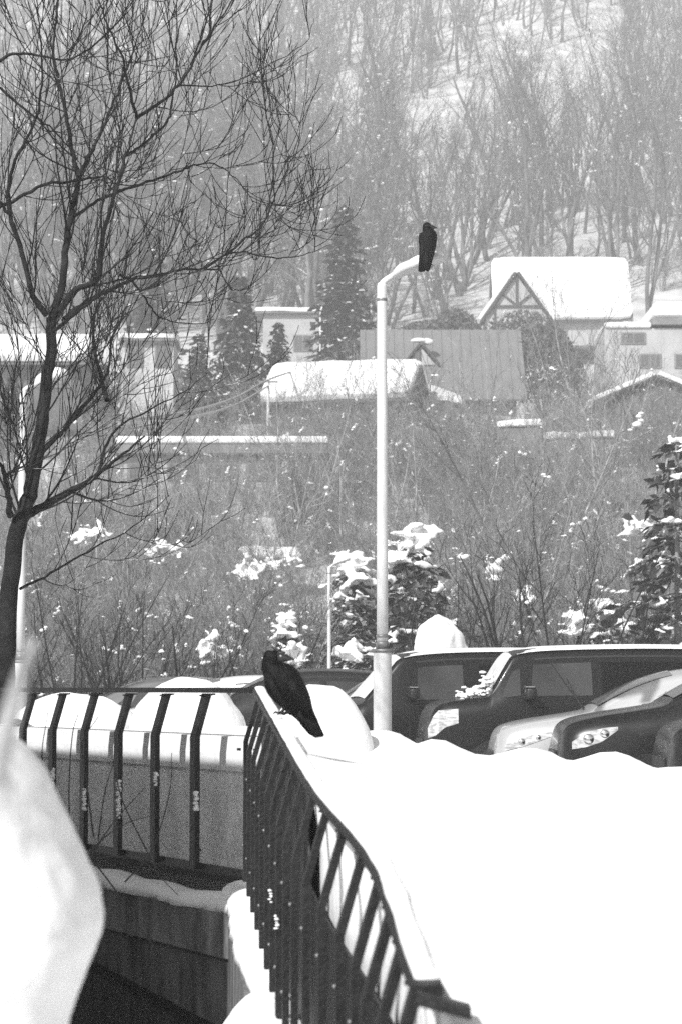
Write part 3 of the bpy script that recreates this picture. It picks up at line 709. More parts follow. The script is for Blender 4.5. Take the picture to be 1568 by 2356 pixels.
# ------------------------------------------------------------------ cars
def car(name, label, spec, front, heading, paint, group='cars parked in a row', wiper=False, glass='glass', snow_spots=None):
    """spec stations: (x back from the nose, sill, belt, top, half width, half width of top)"""
    S = np.array(spec['st'], float); S[:, 0] *= -1
    D_ = smooth_path(S, 5)
    t = thing(name, label, 'car', front, heading, group)
    k = 23
    def ring(q):
        x, zb, be, tp, w, wt = q; cr = 0.035*min(1, max(tp-be, 0)/0.4)+0.02
        rr = min(0.09, max(tp-be, 0.02)*0.45)
        h = [(w-0.10, zb), (w-0.03, zb+0.06), (w, zb+(be-zb)*0.45), (w-0.004, zb+(be-zb)*0.80), (w-0.02, be), (wt+(w-wt)*0.06, tp-rr), (wt+0.002, tp-rr*0.6), (wt-0.014, tp-rr*0.25), (wt-0.04, tp-0.002), (wt-0.10, tp+cr*0.25), (wt*0.55, tp+cr*0.8), (0, tp+cr)]
        return [(x, a, b) for a, b in h]+[(x, -a, b) for a, b in h[-2::-1]]
    V = [p for q in D_ for p in ring(q)]; n = len(D_); F = []
    for j in range(n-1):
        for i in range(k-1): F.append((j*k+i, j*k+i+1, (j+1)*k+i+1, (j+1)*k+i))
        F.append((j*k+k-1, j*k, (j+1)*k, (j+1)*k+k-1))
    F.append(tuple(range(k))); F.append(tuple(range((n-1)*k, n*k)))
    me = make_mesh('body', V, F, True); bm = bmesh.new(); bm.from_mesh(me); bmesh.ops.recalc_face_normals(bm, faces=bm.faces); bm.to_mesh(me); bm.free()
    body = link('body', me, M[paint], t)
    def at(x):
        xs_ = -D_[:, 0]; return [float(np.interp(x, xs_, D_[:, c])) for c in range(1, 6)]
    def side_pt(x, f, sgn, off=0.006):
        zb, be, tp, w, wt = at(x); zt = tp-min(0.09, max(tp-be, 0.02)*0.45); wt2 = wt+(w-wt)*0.06
        return Vector((-x, sgn*(w-0.02+(wt2-w+0.02)*f+off), be+(zt-be)*f+off*0.3))
    def side_panel(pname, x0, x1, f0, f1, m, off=0.006, parent=body, x0t=None, x1t=None, n_=8):
        out = None
        for sgn in (1, -1):
            V, F = [], []
            for i in range(n_+1):
                for f, (a, b) in ((f0, (x0, x1)), (f1, (x0 if x0t is None else x0t, x1 if x1t is None else x1t))):
                    V.append(side_pt(a+(b-a)*i/n_, f, sgn, off))
            for i in range(n_): F.append((2*i, 2*i+1, 2*i+3, 2*i+2) if sgn > 0 else (2*i+2, 2*i+3, 2*i+1, 2*i))
            out = link(pname, make_mesh(pname, V, F, True), M[m], parent)
        return out
    for w in spec['windows']: side_panel('side_window', *w[:4], w[5] if len(w) > 5 else glass, x0t=w[4][0], x1t=w[4][1])
    # windscreen
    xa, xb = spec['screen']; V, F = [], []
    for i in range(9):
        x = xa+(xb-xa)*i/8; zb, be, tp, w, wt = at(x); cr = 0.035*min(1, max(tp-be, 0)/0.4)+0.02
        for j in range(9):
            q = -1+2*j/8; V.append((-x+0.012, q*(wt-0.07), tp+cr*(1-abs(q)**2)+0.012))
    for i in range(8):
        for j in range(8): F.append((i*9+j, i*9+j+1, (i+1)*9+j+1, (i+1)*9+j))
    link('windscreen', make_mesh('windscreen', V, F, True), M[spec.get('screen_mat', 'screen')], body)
    # wheels, arches
    rw = spec.get('rw', 0.36)
    for xw in spec['axles']:
        w = at(xw)[3]
        for sgn in (1, -1):
            ar = [(-xw+(rw+0.10)*math.cos(a), sgn*(w+0.006), max(rw+(rw+0.10)*math.sin(a), 0.2)) for a in np.linspace(-0.35, math.pi+0.35, 18)]
            link('wheel_arch', prism_mesh('wheel_arch', [Vector(p) for p in ar], Vector((0, -sgn*0.03, 0))), M['trim'], body)
            bm = bmesh.new(); bmesh.ops.create_cone(bm, cap_ends=True, segments=28, radius1=rw, radius2=rw, depth=0.22)
            bmesh.ops.rotate(bm, verts=bm.verts, cent=(0, 0, 0), matrix=Matrix.Rotation(math.pi/2, 3, 'X'))
            wh = link('wheel', bm_mesh('wheel', bm, False), M['rubber'], t, (-xw, sgn*(w-0.085), rw))
            bm = bmesh.new(); bmesh.ops.create_cone(bm, cap_ends=True, segments=20, radius1=rw*0.64, radius2=rw*0.55, depth=0.02)
            bmesh.ops.rotate(bm, verts=bm.verts, cent=(0, 0, 0), matrix=Matrix.Rotation(-sgn*math.pi/2, 3, 'X'))
            link('rim', bm_mesh('rim', bm), M['chrome'], wh, (0, sgn*0.118, 0))
    # headlights wrap round the corner
    def half_at(x, z):
        q = at(x); r_ = ring((-x, *q))[:9]; zs = [p[2] for p in r_]; ws = [p[1] for p in r_]
        return float(np.interp(z, zs, ws))
    def side_patch(pname, low, high, m, off, parent, sides=(1, -1), nz_=4, n_=12):
        """patch on the body side between two curves z(x) given as point lists"""
        xs2 = np.linspace(low[0][0], low[-1][0], n_+1); o_ = None
        for sgn in sides:
            V, F = [], []
            for x in xs2:
                a = float(np.interp(x, [p[0] for p in low], [p[1] for p in low])); b = float(np.interp(x, [p[0] for p in high], [p[1] for p in high]))
                for j in range(nz_+1):
                    z = a+(b-a)*j/nz_; V.append((-x+off*0.6, sgn*(half_at(x, z)+off), z))
            for i in range(n_):
                for j in range(nz_): F.append((i*(nz_+1)+j, i*(nz_+1)+j+1, (i+1)*(nz_+1)+j+1, (i+1)*(nz_+1)+j))
            o_ = link(pname, make_mesh(pname, V, F, True), M[m], parent)
        return o_
    for sgn in (1, -1):
        h = side_patch('headlight', spec['hl_low'], spec['hl_high'], 'lamp_glass', 0.008, body, (sgn,))
        for fx in spec.get('bulbs', (0.35, 0.7)):
            x = spec['hl_low'][0][0]+(spec['hl_low'][-1][0]-spec['hl_low'][0][0])*fx
            z = (np.interp(x, *zip(*spec['hl_low']))+np.interp(x, *zip(*spec['hl_high'])))/2; rr_ = (np.interp(x, *zip(*spec['hl_high']))-z)*0.75
            bm = bmesh.new(); bmesh.ops.create_uvsphere(bm, u_segments=14, v_segments=8, radius=1.0); bmesh.ops.scale(bm, verts=bm.verts, vec=(rr_*1.1, 0.02, rr_))
            link('lamp_bulb', bm_mesh('lamp_bulb', bm, True), M['chrome'], h, (-x, sgn*(half_at(x, z)+0.008), z))
    for lo_, hi_, m_ in spec.get('patches', []): side_patch('trim_panel', lo_, hi_, m_, 0.006, body)
    # grille and bumper strip on the nose
    q = at(0.02); link('grille', box_mesh('grille', (0.012, 0, (q[0]+q[1])/2+0.05), (0.03, q[3]*1.2, 0.22), 0.01), M['trim'], body)
    link('bumper', box_mesh('bumper', (0.01, 0, q[0]+0.12), (0.05, q[3]*1.75, 0.14), 0.03), M['trim'], body)
    # door lines, handles, mirror
    for x in spec.get('doors', []):
        zb, be, tp, w, wt = at(x)
        for sgn in (1, -1): link('door_line', box_mesh('door_line', (-x, sgn*(w-0.004), (zb+be)/2+0.08), (0.012, 0.016, (be-zb)*0.7)), M['trim'], body)
        for sgn in (1, -1): link('door_handle', box_mesh('door_handle', (-x-0.18, sgn*(w+0.008), be-0.10), (0.16, 0.03, 0.03), 0.008), M[spec.get('handle', 'chrome')], body)
    xm, zm = spec['mirror']; w = at(xm)[3]
    for sgn in (1, -1):
        bm = bmesh.new(); bm_box(bm, (0, 0, 0), (0.13, 0.22, 0.15)); bmesh.ops.bevel(bm, geom=list(bm.edges), offset=0.035, segments=3, affect='EDGES', profile=0.5)
        mi = link('mirror', bm_mesh('mirror', bm, True), M[spec.get('mirror_mat', paint)], body, (-xm, sgn*(w+0.10), zm))
        link('mirror_trim', box_mesh('mirror_trim', (0.02, sgn*0.04, 0.080), (0.11, 0.17, 0.014)), M['chrome'], mi)
    if spec.get('strip'):
        a, b = spec['strip']; side_panel('chrome_strip', a, b, -0.02, 0.03, 'chrome', 0.012)
    side_panel('roof_rail', spec['roofrail'][0], spec['roofrail'][1], 0.985, 1.03, 'trim', 0.004)
    if spec.get('roof_film'):
        a, b = spec['roof_film']; V, F = [], []
        for i in range(25):
            x = a+(b-a)*i/24; zb, be, tp, w, wt = at(x); cr = 0.035*min(1, max(tp-be, 0)/0.4)+0.02
            e = 0.012*min(1, i/2, (24-i)/2)+0.002
            for q, zq in ((-1, 0.004), (-0.97, e*0.6), (-0.8, e+cr*0.3), (0, e+cr), (0.8, e+cr*0.3), (0.97, e*0.6), (1, 0.004)): V.append((-x, q*(wt-0.005), tp+zq))
        for i in range(24):
            for j in range(6): F.append((i*7+j, i*7+j+1, i*7+8+j, i*7+7+j))
        link('roof_film', make_mesh('roof_film', V, F, True), M['snow'], t)  # thin white layer over the roof top
    if snow_spots:
        sp = [(Vector(p), r) for p, r in snow_spots]; link('snow_clump', blobs_mesh('snow_clump', random.Random(3), sp, False, cluster=True), M['snow'], t)
    if wiper:
        for p, q in wiper:
            T = Tubes(); T.add([p, (Vector(p)+Vector(q))*0.5+Vector((0.01, 0, 0.0)), q], [0.011, 0.009, 0.006], 5); link('wiper', T.mesh('wiper'), M['trim'], body)
    return t
VAN = dict(st=[(0.0, .40, .78, .84, .62, .52), (0.04, .36, .95, 1.02, .76, .66), (0.12, .34, 1.12, 1.17, .84, .74), (0.28, .33, 1.20, 1.235, .88, .79), (0.55, .32, 1.24, 1.27, .895, .81),
               (0.74, .32, 1.26, 1.30, .90, .82), (0.80, .32, 1.265, 1.38, .90, .81), (0.98, .32, 1.27, 1.68, .90, .76), (1.06, .32, 1.275, 1.775, .90, .74), (1.20, .32, 1.28, 1.815, .90, .73),
               (1.6, .32, 1.285, 1.845, .90, .72), (2.6, .32, 1.29, 1.865, .90, .72), (3.6, .32, 1.29, 1.85, .90, .72), (4.3, .32, 1.29, 1.81, .89, .71), (4.6, .34, 1.27, 1.72, .87, .70), (4.73, .38, 1.0, 1.30, .83, .70)],
           windows=[(0.88, 1.12, 0.06, 0.80, (1.02, 1.12)), (1.24, 1.98, 0.04, 0.86, (1.28, 1.98), 'clear_glass'), (2.10, 3.15, 0.04, 0.86, (2.10, 3.15), 'tint'), (3.25, 4.45, 0.06, 0.84, (3.25, 4.30), 'tint')],
           screen=(0.80, 1.05), axles=(0.86, 3.62), rw=0.35, hl_low=[(0.03, .80), (0.12, .84), (0.22, .93), (0.38, .98)], hl_high=[(0.03, .92), (0.08, 1.05), (0.14, 1.13), (0.38, 1.15)], doors=(1.18, 2.05), mirror=(1.22, 1.33), mirror_mat='trim', roofrail=(1.3, 4.2), handle='paint_black', roof_film=(1.10, 4.45), bulbs=(), screen_mat='frost')
VAN['windows'][1] = (1.24, 1.98, 0.04, 0.86, (1.28, 1.98), 'glass')
WAGON = dict(st=[(0.0, .40, .70, .76, .66, .5), (0.05, .30, .82, .90, .78, .62), (0.15, .26, .90, .97, .85, .70), (0.40, .25, .97, 1.03, .885, .76), (0.8, .24, 1.01, 1.09, .90, .78), (1.02, .24, 1.03, 1.13, .90, .78),
                 (1.12, .24, 1.03, 1.19, .90, .76), (1.5, .24, 1.04, 1.38, .90, .68), (1.85, .24, 1.05, 1.50, .90, .63), (2.2, .24, 1.06, 1.56, .90, .61), (2.7, .24, 1.07, 1.575, .90, .60), (3.4, .24, 1.10, 1.53, .90, .60), (3.9, .26, 1.12, 1.42, .88, .62), (4.2, .30, 1.10, 1.22, .86, .68), (4.36, .40, .8, .9, .80, .66)],
             windows=[(1.36, 1.62, 0.06, 0.62, (1.58, 1.62)), (1.68, 2.50, 0.06, 0.84, (1.84, 2.48)), (2.60, 3.35, 0.06, 0.84, (2.60, 3.25)), (3.45, 3.85, 0.1, 0.75, (3.4, 3.6))],
             screen=(1.12, 1.95), axles=(0.86, 3.50), rw=0.33, hl_low=[(0.10, .72), (0.30, .77), (0.60, .875)], hl_high=[(0.10, .78), (0.30, .88), (0.62, .93)], doors=(1.6, 2.55), mirror=(1.62, 1.10), roofrail=(2.2, 3.5))
CROSS = dict(WAGON); CROSS['st'] = [(a, b+0.04, c+0.09, d+0.09, e+0.02, f+0.02) for a, b, c, d, e, f in WAGON['st']]
CROSS = dict(CROSS, hl_low=[(0.12, .80), (0.25, .82), (0.40, .87), (0.56, .985)], hl_high=[(0.12, .87), (0.25, .96), (0.42, 1.005), (0.58, 1.02)], strip=(1.9, 2.5), mirror=(1.62, 1.20))
BOX = dict(VAN); BOX['st'] = [(a*1.0, b, c-0.02, d+(0.0 if a < 0.79 else -0.02), e, f) for a, b, c, d, e, f in VAN['st']]
# slanted screen for the other van
BOX['st'] = [(0.0, .40, .78, .84, .62, .52), (0.05, .36, .95, 1.00, .78, .66), (0.15, .34, 1.06, 1.10, .85, .74), (0.5, .32, 1.14, 1.18, .89, .80), (0.62, .32, 1.17, 1.25, .90, .80), (0.95, .32, 1.20, 1.62, .90, .74),
             (1.08, .32, 1.21, 1.76, .90, .72), (1.25, .32, 1.22, 1.82, .90, .71), (1.8, .32, 1.23, 1.865, .90, .70), (2.8, .32, 1.24, 1.88, .90, .70), (4.2, .32, 1.24, 1.85, .89, .70), (4.6, .34, 1.2, 1.6, .87, .70), (4.75, .38, 1.0, 1.2, .83, .70)]
BOX['windows'] = [(1.28, 1.92, 0.04, 0.86, (1.32, 1.92), 'clear_glass'), (2.15, 3.2, 0.04, 0.86, (2.15, 3.2), 'tint'), (3.3, 4.4, 0.06, 0.84, (3.3, 4.3), 'tint')]
BOX['screen'] = (0.62, 1.12); BOX['screen_mat'] = 'frost'; BOX['roof_film'] = (1.15, 4.4); BOX['windows'][0] = (1.28, 1.92, 0.04, 0.86, (1.32, 1.92), 'glass')
HEAD = math.pi+R(3)
def place(x, D): return (X(x, D), D, 0.0)
sn = []
rs = random.Random(4)
for k in range(40):
    q_ = rs.random(); sn.append(((-0.46-0.36*q_+rs.gauss(0, 0.03), rs.uniform(0.20, 0.78), 1.27+0.24*q_*rs.random()+0.02), rs.uniform(0.028, 0.05)))
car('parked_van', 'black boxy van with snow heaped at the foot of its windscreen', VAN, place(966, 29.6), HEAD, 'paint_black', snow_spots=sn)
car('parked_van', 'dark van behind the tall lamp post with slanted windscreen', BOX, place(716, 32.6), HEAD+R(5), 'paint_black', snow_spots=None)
car('parked_car', 'silver hatchback with its wipers raised, between the black van and black car', WAGON, place(1128, 26.9), HEAD-R(3), 'paint_silver',
    wiper=[((-1.02, 0.25, 1.13), (-0.82, 0.20, 1.50)), ((-1.05, -0.1, 1.16), (-0.66, -0.15, 1.70))])
car('parked_car', 'black crossover with bright headlight in front of the silver hatchback', CROSS, place(1272, 24.3), HEAD-R(4), 'paint_dark')
car('parked_car', 'dark car of which only the nose shows at the right edge', CROSS, place(1516, 21.7), HEAD-R(4), 'paint_dark')
car('parked_car', 'dark car whose roof shows just right of the railing crow', CROSS, place(610, 35.4), HEAD, 'paint_grey')
car('parked_car', 'dark wagon roof showing between big snow dome and railing crow', CROSS, place(370, 38.4), HEAD, 'paint_dark')
car('parked_car', 'white car roof showing above the large snow dome', WAGON, place(245, 41.4), HEAD, 'paint_white')
car('parked_car', 'grey car roof farthest left above the railing', WAGON, place(90, 44.4), HEAD, 'paint_grey')

# ------------------------------------------------------------------ buildings on the slope
def house(name, label, D, xc, yb, rz=0.0, cat='house'):
    c = P(xc, yb, D); return thing(name, label, cat, c, rz), c
def gable_roof(t, L, run, rise, z, thick, m, snow=None, over=0.3, x0=0.0, y0=0.0, name='roof'):
    """ridge along local X, centred at x0,y0; eaves at height z"""
    out = None
    for s in (-1, 1):
        e = Vector((0, s*(run+over), -over*rise/run)); a = Vector((x0-L/2, y0, z+rise)); n = Vector((0, s*rise, run)).normalized()
        if s == 1: n = Vector((0, rise, run)).normalized()
        poly = [a, a+Vector((L, 0, 0)), Vector((x0+L/2, y0+e.y, z+e.z)), Vector((x0-L/2, y0+e.y, z+e.z))]
        r = link(name, prism_mesh(name, poly, n*thick, 0.0), M[m], t)
        if snow: link('snow_layer', snow_prism('snow_layer', [p+n*(thick+0.02) for p in poly], n*snow), M['snow'], r)
        out = r
    return out
def wall_box(t, L, W, h, m, name='wall', c=(0, 0)):
    return link(name, box_mesh(name, (c[0], c[1], h/2-1), (L, W, h+2)), M[m], t)
def window_part(t, x, y, z, w, h, parent=None, frame='wall_white'):
    f = link('window', box_mesh('window', (x, y, z), (w+0.16, 0.12, h+0.16)), M[frame], parent or t)
    link('pane', box_mesh('pane', (x-w*0.26, y-0.05, z), (w*0.44, 0.06, h)), M['window'], f); link('pane', box_mesh('pane', (x+w*0.26, y-0.05, z), (w*0.44, 0.06, h)), M['window'], f); return f
def gable_wall(t, apex, half, z0, z1, y, depth, m, name='gable_wall'):
    """triangular wall facing -Y"""
    return link(name, prism_mesh(name, [Vector((apex-half, y, z0)), Vector((apex+half, y, z0)), Vector((apex, y, z1))], Vector((0, depth, 0))), M[m], t)

# A: chalet with the half-timbered gable
D = 190; s = D/FP
t, c = house('chalet', 'chalet with steep snowy roof and half timbered gable on the hillside', D, 1285, 750)
Lr = 318*s; rise = 152*s; run = 3.4
wall_box(t, Lr-1.4, 2*run-0.6, 0.4, 'wall_pale')
gable_roof(t, Lr, run, rise-0.2, 0.2, 0.15, 'roof_metal', 0.35, 0.25)
gx = (1178-1285)*s; half = 70*s; apz = (750-648)*s; gy = -run-1.1
cg = link('cross_gable', prism_mesh('cross_gable', [Vector((gx-half, gy+0.35, -1)), Vector((gx+half, gy+0.35, -1)), Vector((gx+half, gy+0.35, 0.0)), Vector((gx, gy+0.35, apz-0.15)), Vector((gx-half, gy+0.35, 0.0))], Vector((0, run+0.9, 0))), M['wall_pale'], t)
for sgn in (-1, 1):
    a = Vector((gx, gy, apz)); b = Vector((gx+sgn*(half+0.25), gy, -0.30)); n = Vector((sgn*apz, 0, half)).normalized()
    rf = link('gable_roof', prism_mesh('gable_roof', [a, b, b+n*0.2, a+n*0.2], Vector((0, run+1.0, 0))), M['timber'], t)
    link('snow_layer', prism_mesh('snow_layer', [a+n*0.203+Vector((0, 0.25, 0)), b+n*0.203+Vector((0, 0.25, 0)), b+n*0.5+Vector((0, 0.25, 0)), a+n*0.5+Vector((0, 0.25, 0))], Vector((0, run+0.7, 0)), 0.08), M['snow'], rf)
    link('timber', beam_mesh('timber', Vector((gx, gy+0.28, 0.95)), Vector((gx+sgn*half*0.44, gy+0.28, apz*0.52)), 0.15, 0.15, (0, 1, 0)), M['timber'], t)
link('timber', beam_mesh('timber', Vector((gx, gy+0.27, 0.8)), Vector((gx, gy+0.27, apz-0.2)), 0.17, 0.14, (0, 1, 0)), M['timber'], t)
link('timber', beam_mesh('timber', Vector((gx-half*0.74, gy+0.26, 0.9)), Vector((gx+half*0.74, gy+0.26, 0.9)), 0.17, 0.14, (0, 1, 0)), M['timber'], t)
link('timber', beam_mesh('timber', Vector((gx-half*0.72, gy+0.25, -0.6)), Vector((gx-half*0.72, gy+0.25, 0.9)), 0.13, 0.14, (0, 1, 0)), M['timber'], t)
# B: house with the bare grey roof
D = 150; s = D/FP
t, c = house('house', 'house with big bare grey roof and little gable with a snow cap', D, 1005, 965)
Lr = 372*s; run = 4.6; rise = 170*s; ze = (965-930)*s
wall_box(t, Lr-0.8, 2*run-0.6, ze, 'wall_dark')
gable_roof(t, Lr, run, rise, ze, 0.14, 'roof_metal', None, 0.4, x0=0.2)
for k in range(17):
    xx = 0.2-Lr/2+0.3+k*(Lr-0.6)/16; n_ = Vector((0, -rise, run)).normalized()
    link('roof_seam', beam_mesh('roof_seam', Vector((xx, -0.05, ze+rise))+n_*0.15, Vector((xx, -run-0.38, ze-0.38*rise/run))+n_*0.15, 0.05, 0.06, (1, 0, 0)), M['roof_metal'], t)
gx = (964-1005)*s; gz0 = (965-852)*s; gz1 = (965-806)*s; half = 38*s
gable_wall(t, gx, half*0.85, gz0, gz1-0.15, -run*0.62, 1.4, 'wall_pale', 'dormer')
for sgn in (-1, 1):
    a = Vector((gx, -run*0.62-0.25, gz1)); b = Vector((gx+sgn*half, -run*0.62-0.25, gz0)); n = Vector((sgn*(gz1-gz0), 0, half)).normalized()
    link('dormer_roof', prism_mesh('dormer_roof', [a, b, b+n*0.14, a+n*0.14], Vector((0, 2.2, 0))), M['timber'], t)
link('snow_cap', blobs_mesh('snow_cap', random.Random(1), [(Vector((gx-0.1, -run*0.62+0.1, gz1+0.25)), 0.42), (Vector((gx+0.4, -run*0.62+0.2, gz1+0.15)), 0.35)], False), M['snow'], t)
window_part(t, gx-0.25, -run*0.62-0.05, gz0+0.45, 0.3, 0.7, None, 'timber')
# C: house with the thick snow roof
D = 125; s = D/FP
t, c = house('house', 'house under a thick smooth snow roof left of the tall lamp post', D, 800, 1010, R(-14))
Lr = 348*s; run = 2.6; rise = 84*s; ze = (1010-930)*s
wall_box(t, Lr-0.9, 2*run-0.5, ze+0.2, 'wall_dark')
gable_roof(t, Lr, run, rise, ze, 0.1, 'roof_metal', 0.42, 0.35)
for xx in (-2.6, 0.2, 2.6): window_part(t, xx, -run+0.22, ze-0.9, 1.0, 0.7, None, 'wall_mid')
# C2: porch roof
D = 127; s = D/FP
t, c = house('porch', 'small porch with sloping snow roof beside the thick snow roof', D, 1024, 1000, R(10), 'porch')
wall_box(t, 66*s, 1.6, 66*s, 'wall_dark')
poly = [Vector((-40*s, -1.1, (1000-924)*s)), Vector((36*s, -1.1, (1000-936)*s)), Vector((36*s, 1.0, (1000-912)*s)), Vector((-40*s, 1.0, (1000-888)*s))]
link('snow_layer', snow_prism('snow_layer', poly, Vector((0, 0, 0.32))), M['snow'], t)
# D: long flat roofed building
D = 100; s = D/FP
t, c = house('flat_building', 'long low flat roofed building with snow along its roof edge', D, 520, 1125, 0, 'building')
Lb = 470*s
wall_box(t, Lb-0.5, 6, 60*s, 'wall_pale')
link('fascia', box_mesh('fascia', (0, 0, 75*s), (Lb, 6.6, 20*s)), M['wall_mid'], t)
link('fascia_strip', box_mesh('fascia_strip', (0, 0, 62.5*s), (Lb+0.1, 6.7, 5*s)), M['timber'], t)
link('snow_layer', box_mesh('snow_layer', (0, 0, 95*s), (Lb+0.1, 6.7, 17*s), 0.1, 3), M['snow'], t)
for k in range(5): window_part(t, -3.2+1.6*k, -3.02, 25*s, 1.1, 0.55, None, 'wall_mid')
# E: pale house at right
D = 142; s = D/FP
t, c = house('house', 'pale walled house with stepped snow roof at the right edge', D, 1500, 945)
wall_box(t, 245*s, 6, 175*s, 'wall_pale')
link('roof', box_mesh('roof', (80*s, 0, 190*s), (190*s, 6.6, 16*s)), M['wall_mid'], t)
link('snow_layer', box_mesh('snow_layer', (85*s, 0, 217*s), (195*s, 6.6, 37*s), 0.3, 3), M['snow'], t)
link('snow_layer', box_mesh('snow_layer', (-70*s, 0, 182*s), (106*s, 6.4, 13*s), 0.12, 3), M['snow'], t)
window_part(t, -20*s, -3.03, 100*s, 44*s, 26*s, None, 'wall_mid'); window_part(t, -58*s, -3.03, 152*s, 50*s, 20*s, None, 'wall_mid'); window_part(t, 60*s, -3.03, 100*s, 44*s, 26*s, None, 'wall_mid')
# F: low gable in front of it
D = 112; s = D/FP
t, c = house('house', 'dark gabled house with snowy roof verge below the pale house', D, 1510, 985)
half = 138*s; apz = (985-868)*s; ez = (985-928)*s
link('gable_wall', prism_mesh('gable_wall', [Vector((-half, 0, -1)), Vector((half, 0, -1)), Vector((half, 0, ez)), Vector((0, 0, apz)), Vector((-half, 0, ez))], Vector((0, 6, 0))), M['wall_dark'], t)
for sgn in (-1, 1):
    a = Vector((0, -0.4, apz)); b = Vector((sgn*(half+0.1), -0.4, ez)); n = Vector((-sgn*(ez-apz), 0, half)).normalized(); n = Vector((sgn*abs(n.x), 0, n.z))
    r_ = link('verge', prism_mesh('verge', [a, b, b+n*0.10, a+n*0.10], Vector((0, 6.4, 0))), M['timber'], t)
    link('snow_layer', prism_mesh('snow_layer', [a+n*0.103, b+n*0.103, b+n*0.33, a+n*0.33], Vector((0, 6.4, 0)), 0.07), M['snow'], r_)
# G: house behind the conifers
D = 172; s = D/FP
t, c = house('house', 'pale house with thin snow roof between the dark conifers', D, 672, 860)
wall_box(t, 130*s, 5, 128*s, 'wall_pale'); gable_roof(t, 165*s, 2.7, 12*s, 128*s, 0.1, 'roof_metal', 0.3, 0.2)
window_part(t, 0.8, -2.53, 60*s, 1.2, 1.0, None, 'wall_mid')
# H, I: houses behind the left tree
D = 140; s = D/FP
t, c = house('house', 'white walled house with snowy roof behind the left tree', D, 345, 890)
wall_box(t, 120*s, 4, 95*s, 'wall_white'); gable_roof(t, 132*s, 2.2, 8*s, 95*s, 0.1, 'roof_metal', 0.28, 0.2)
for xx in (-0.7, 0.9): window_part(t, xx, -2.03, 62*s, 0.8, 1.2, None, 'wall_mid')
D = 128; s = D/FP
t, c = house('house', 'dark house with rounded snow roof at the left edge behind branches', D, 80, 915)
wall_box(t, 250*s, 6, 60*s, 'wall_dark'); gable_roof(t, 270*s, 3.4, 62*s, 62*s, 0.1, 'roof_metal', 0.5, 0.4)
window_part(t, -1.5, -3.03, 30*s, 1.2, 0.9, None, 'wall_mid'); window_part(t, 1.6, -3.03, 30*s, 1.2, 0.9, None, 'wall_mid')
# J: shed and snow-topped walls in the thicket
D = 78; s = D/FP
t, c = house('shed', 'small shed with snowy roof deep in the thicket left of centre', D, 618, 1345, R(8), 'shed')
wall_box(t, 120*s, 1.6, 52*s, 'wall_mid'); gable_roof(t, 140*s, 1.0, 18*s, 52*s, 0.06, 'roof_metal', 0.2, 0.15)
for lab, xc, yt, w in (('snow topped retaining wall above the right thicket', 1195, 978, 105), ('lower snow topped retaining wall stepping down to the right', 1325, 1004, 175),
                       ('snow topped retaining wall in the thicket behind the left tree', 420, 1200, 190)):
    D = 104 if xc > 1000 else 88; s = D/FP
    t, c = house('retaining_wall', lab, D, xc, yt+60, R(-6), 'wall')
    link('wall', box_mesh('wall', (0, 0, 52*s-1.5), (w*s, 0.5, 3.0)), M['wall_mid'], t)
    link('snow_layer', snow_prism('snow_layer', [Vector((-w*s/2, -0.4, 52*s+0.03)), Vector((w*s/2, -0.4, 52*s+0.03)), Vector((w*s/2, 0.4, 52*s+0.03)), Vector((-w*s/2, 0.4, 52*s+0.03))], Vector((0, 0, 0.30)), xc, 0.14), M['snow'], t)
# utility poles and cables
for lab, xx, yt, yb, D in (('thin utility pole left of the thick snow roof', 617, 862, 1000, 112), ('thin utility pole beside the tall conifer', 737, 715, 862, 158)):
    t, c = house('utility_pole', lab, D, xx, yb, 0, 'pole'); h = (yb-yt)*D/FP
    link('pole', lathe('pole', [(0.09, -1), (0.06, h)], 10), M['galv'], t); link('crossarm', box_mesh('crossarm', (0, 0, h-0.3), (0.9, 0.08, 0.08)), M['galv_dark'], t)
for k, (lab, pts) in enumerate((('upper sagging cable running to the utility pole', [(300, 965, 92), (440, 945, 98), (540, 915, 105), (617, 874, 112), (700, 845, 135), (760, 822, 158)]),
                                ('lower sagging cable below the upper one', [(300, 985, 92), (440, 960, 98), (540, 932, 105), (617, 888, 112)]))):
    T = Tubes(); pth = smooth_path([P(*q) for q in pts], 6); T.add(pth, np.full(len(pth), 0.045), 4)
    tag(link('cable', T.mesh('cable'), M['cable']), lab, 'cable')

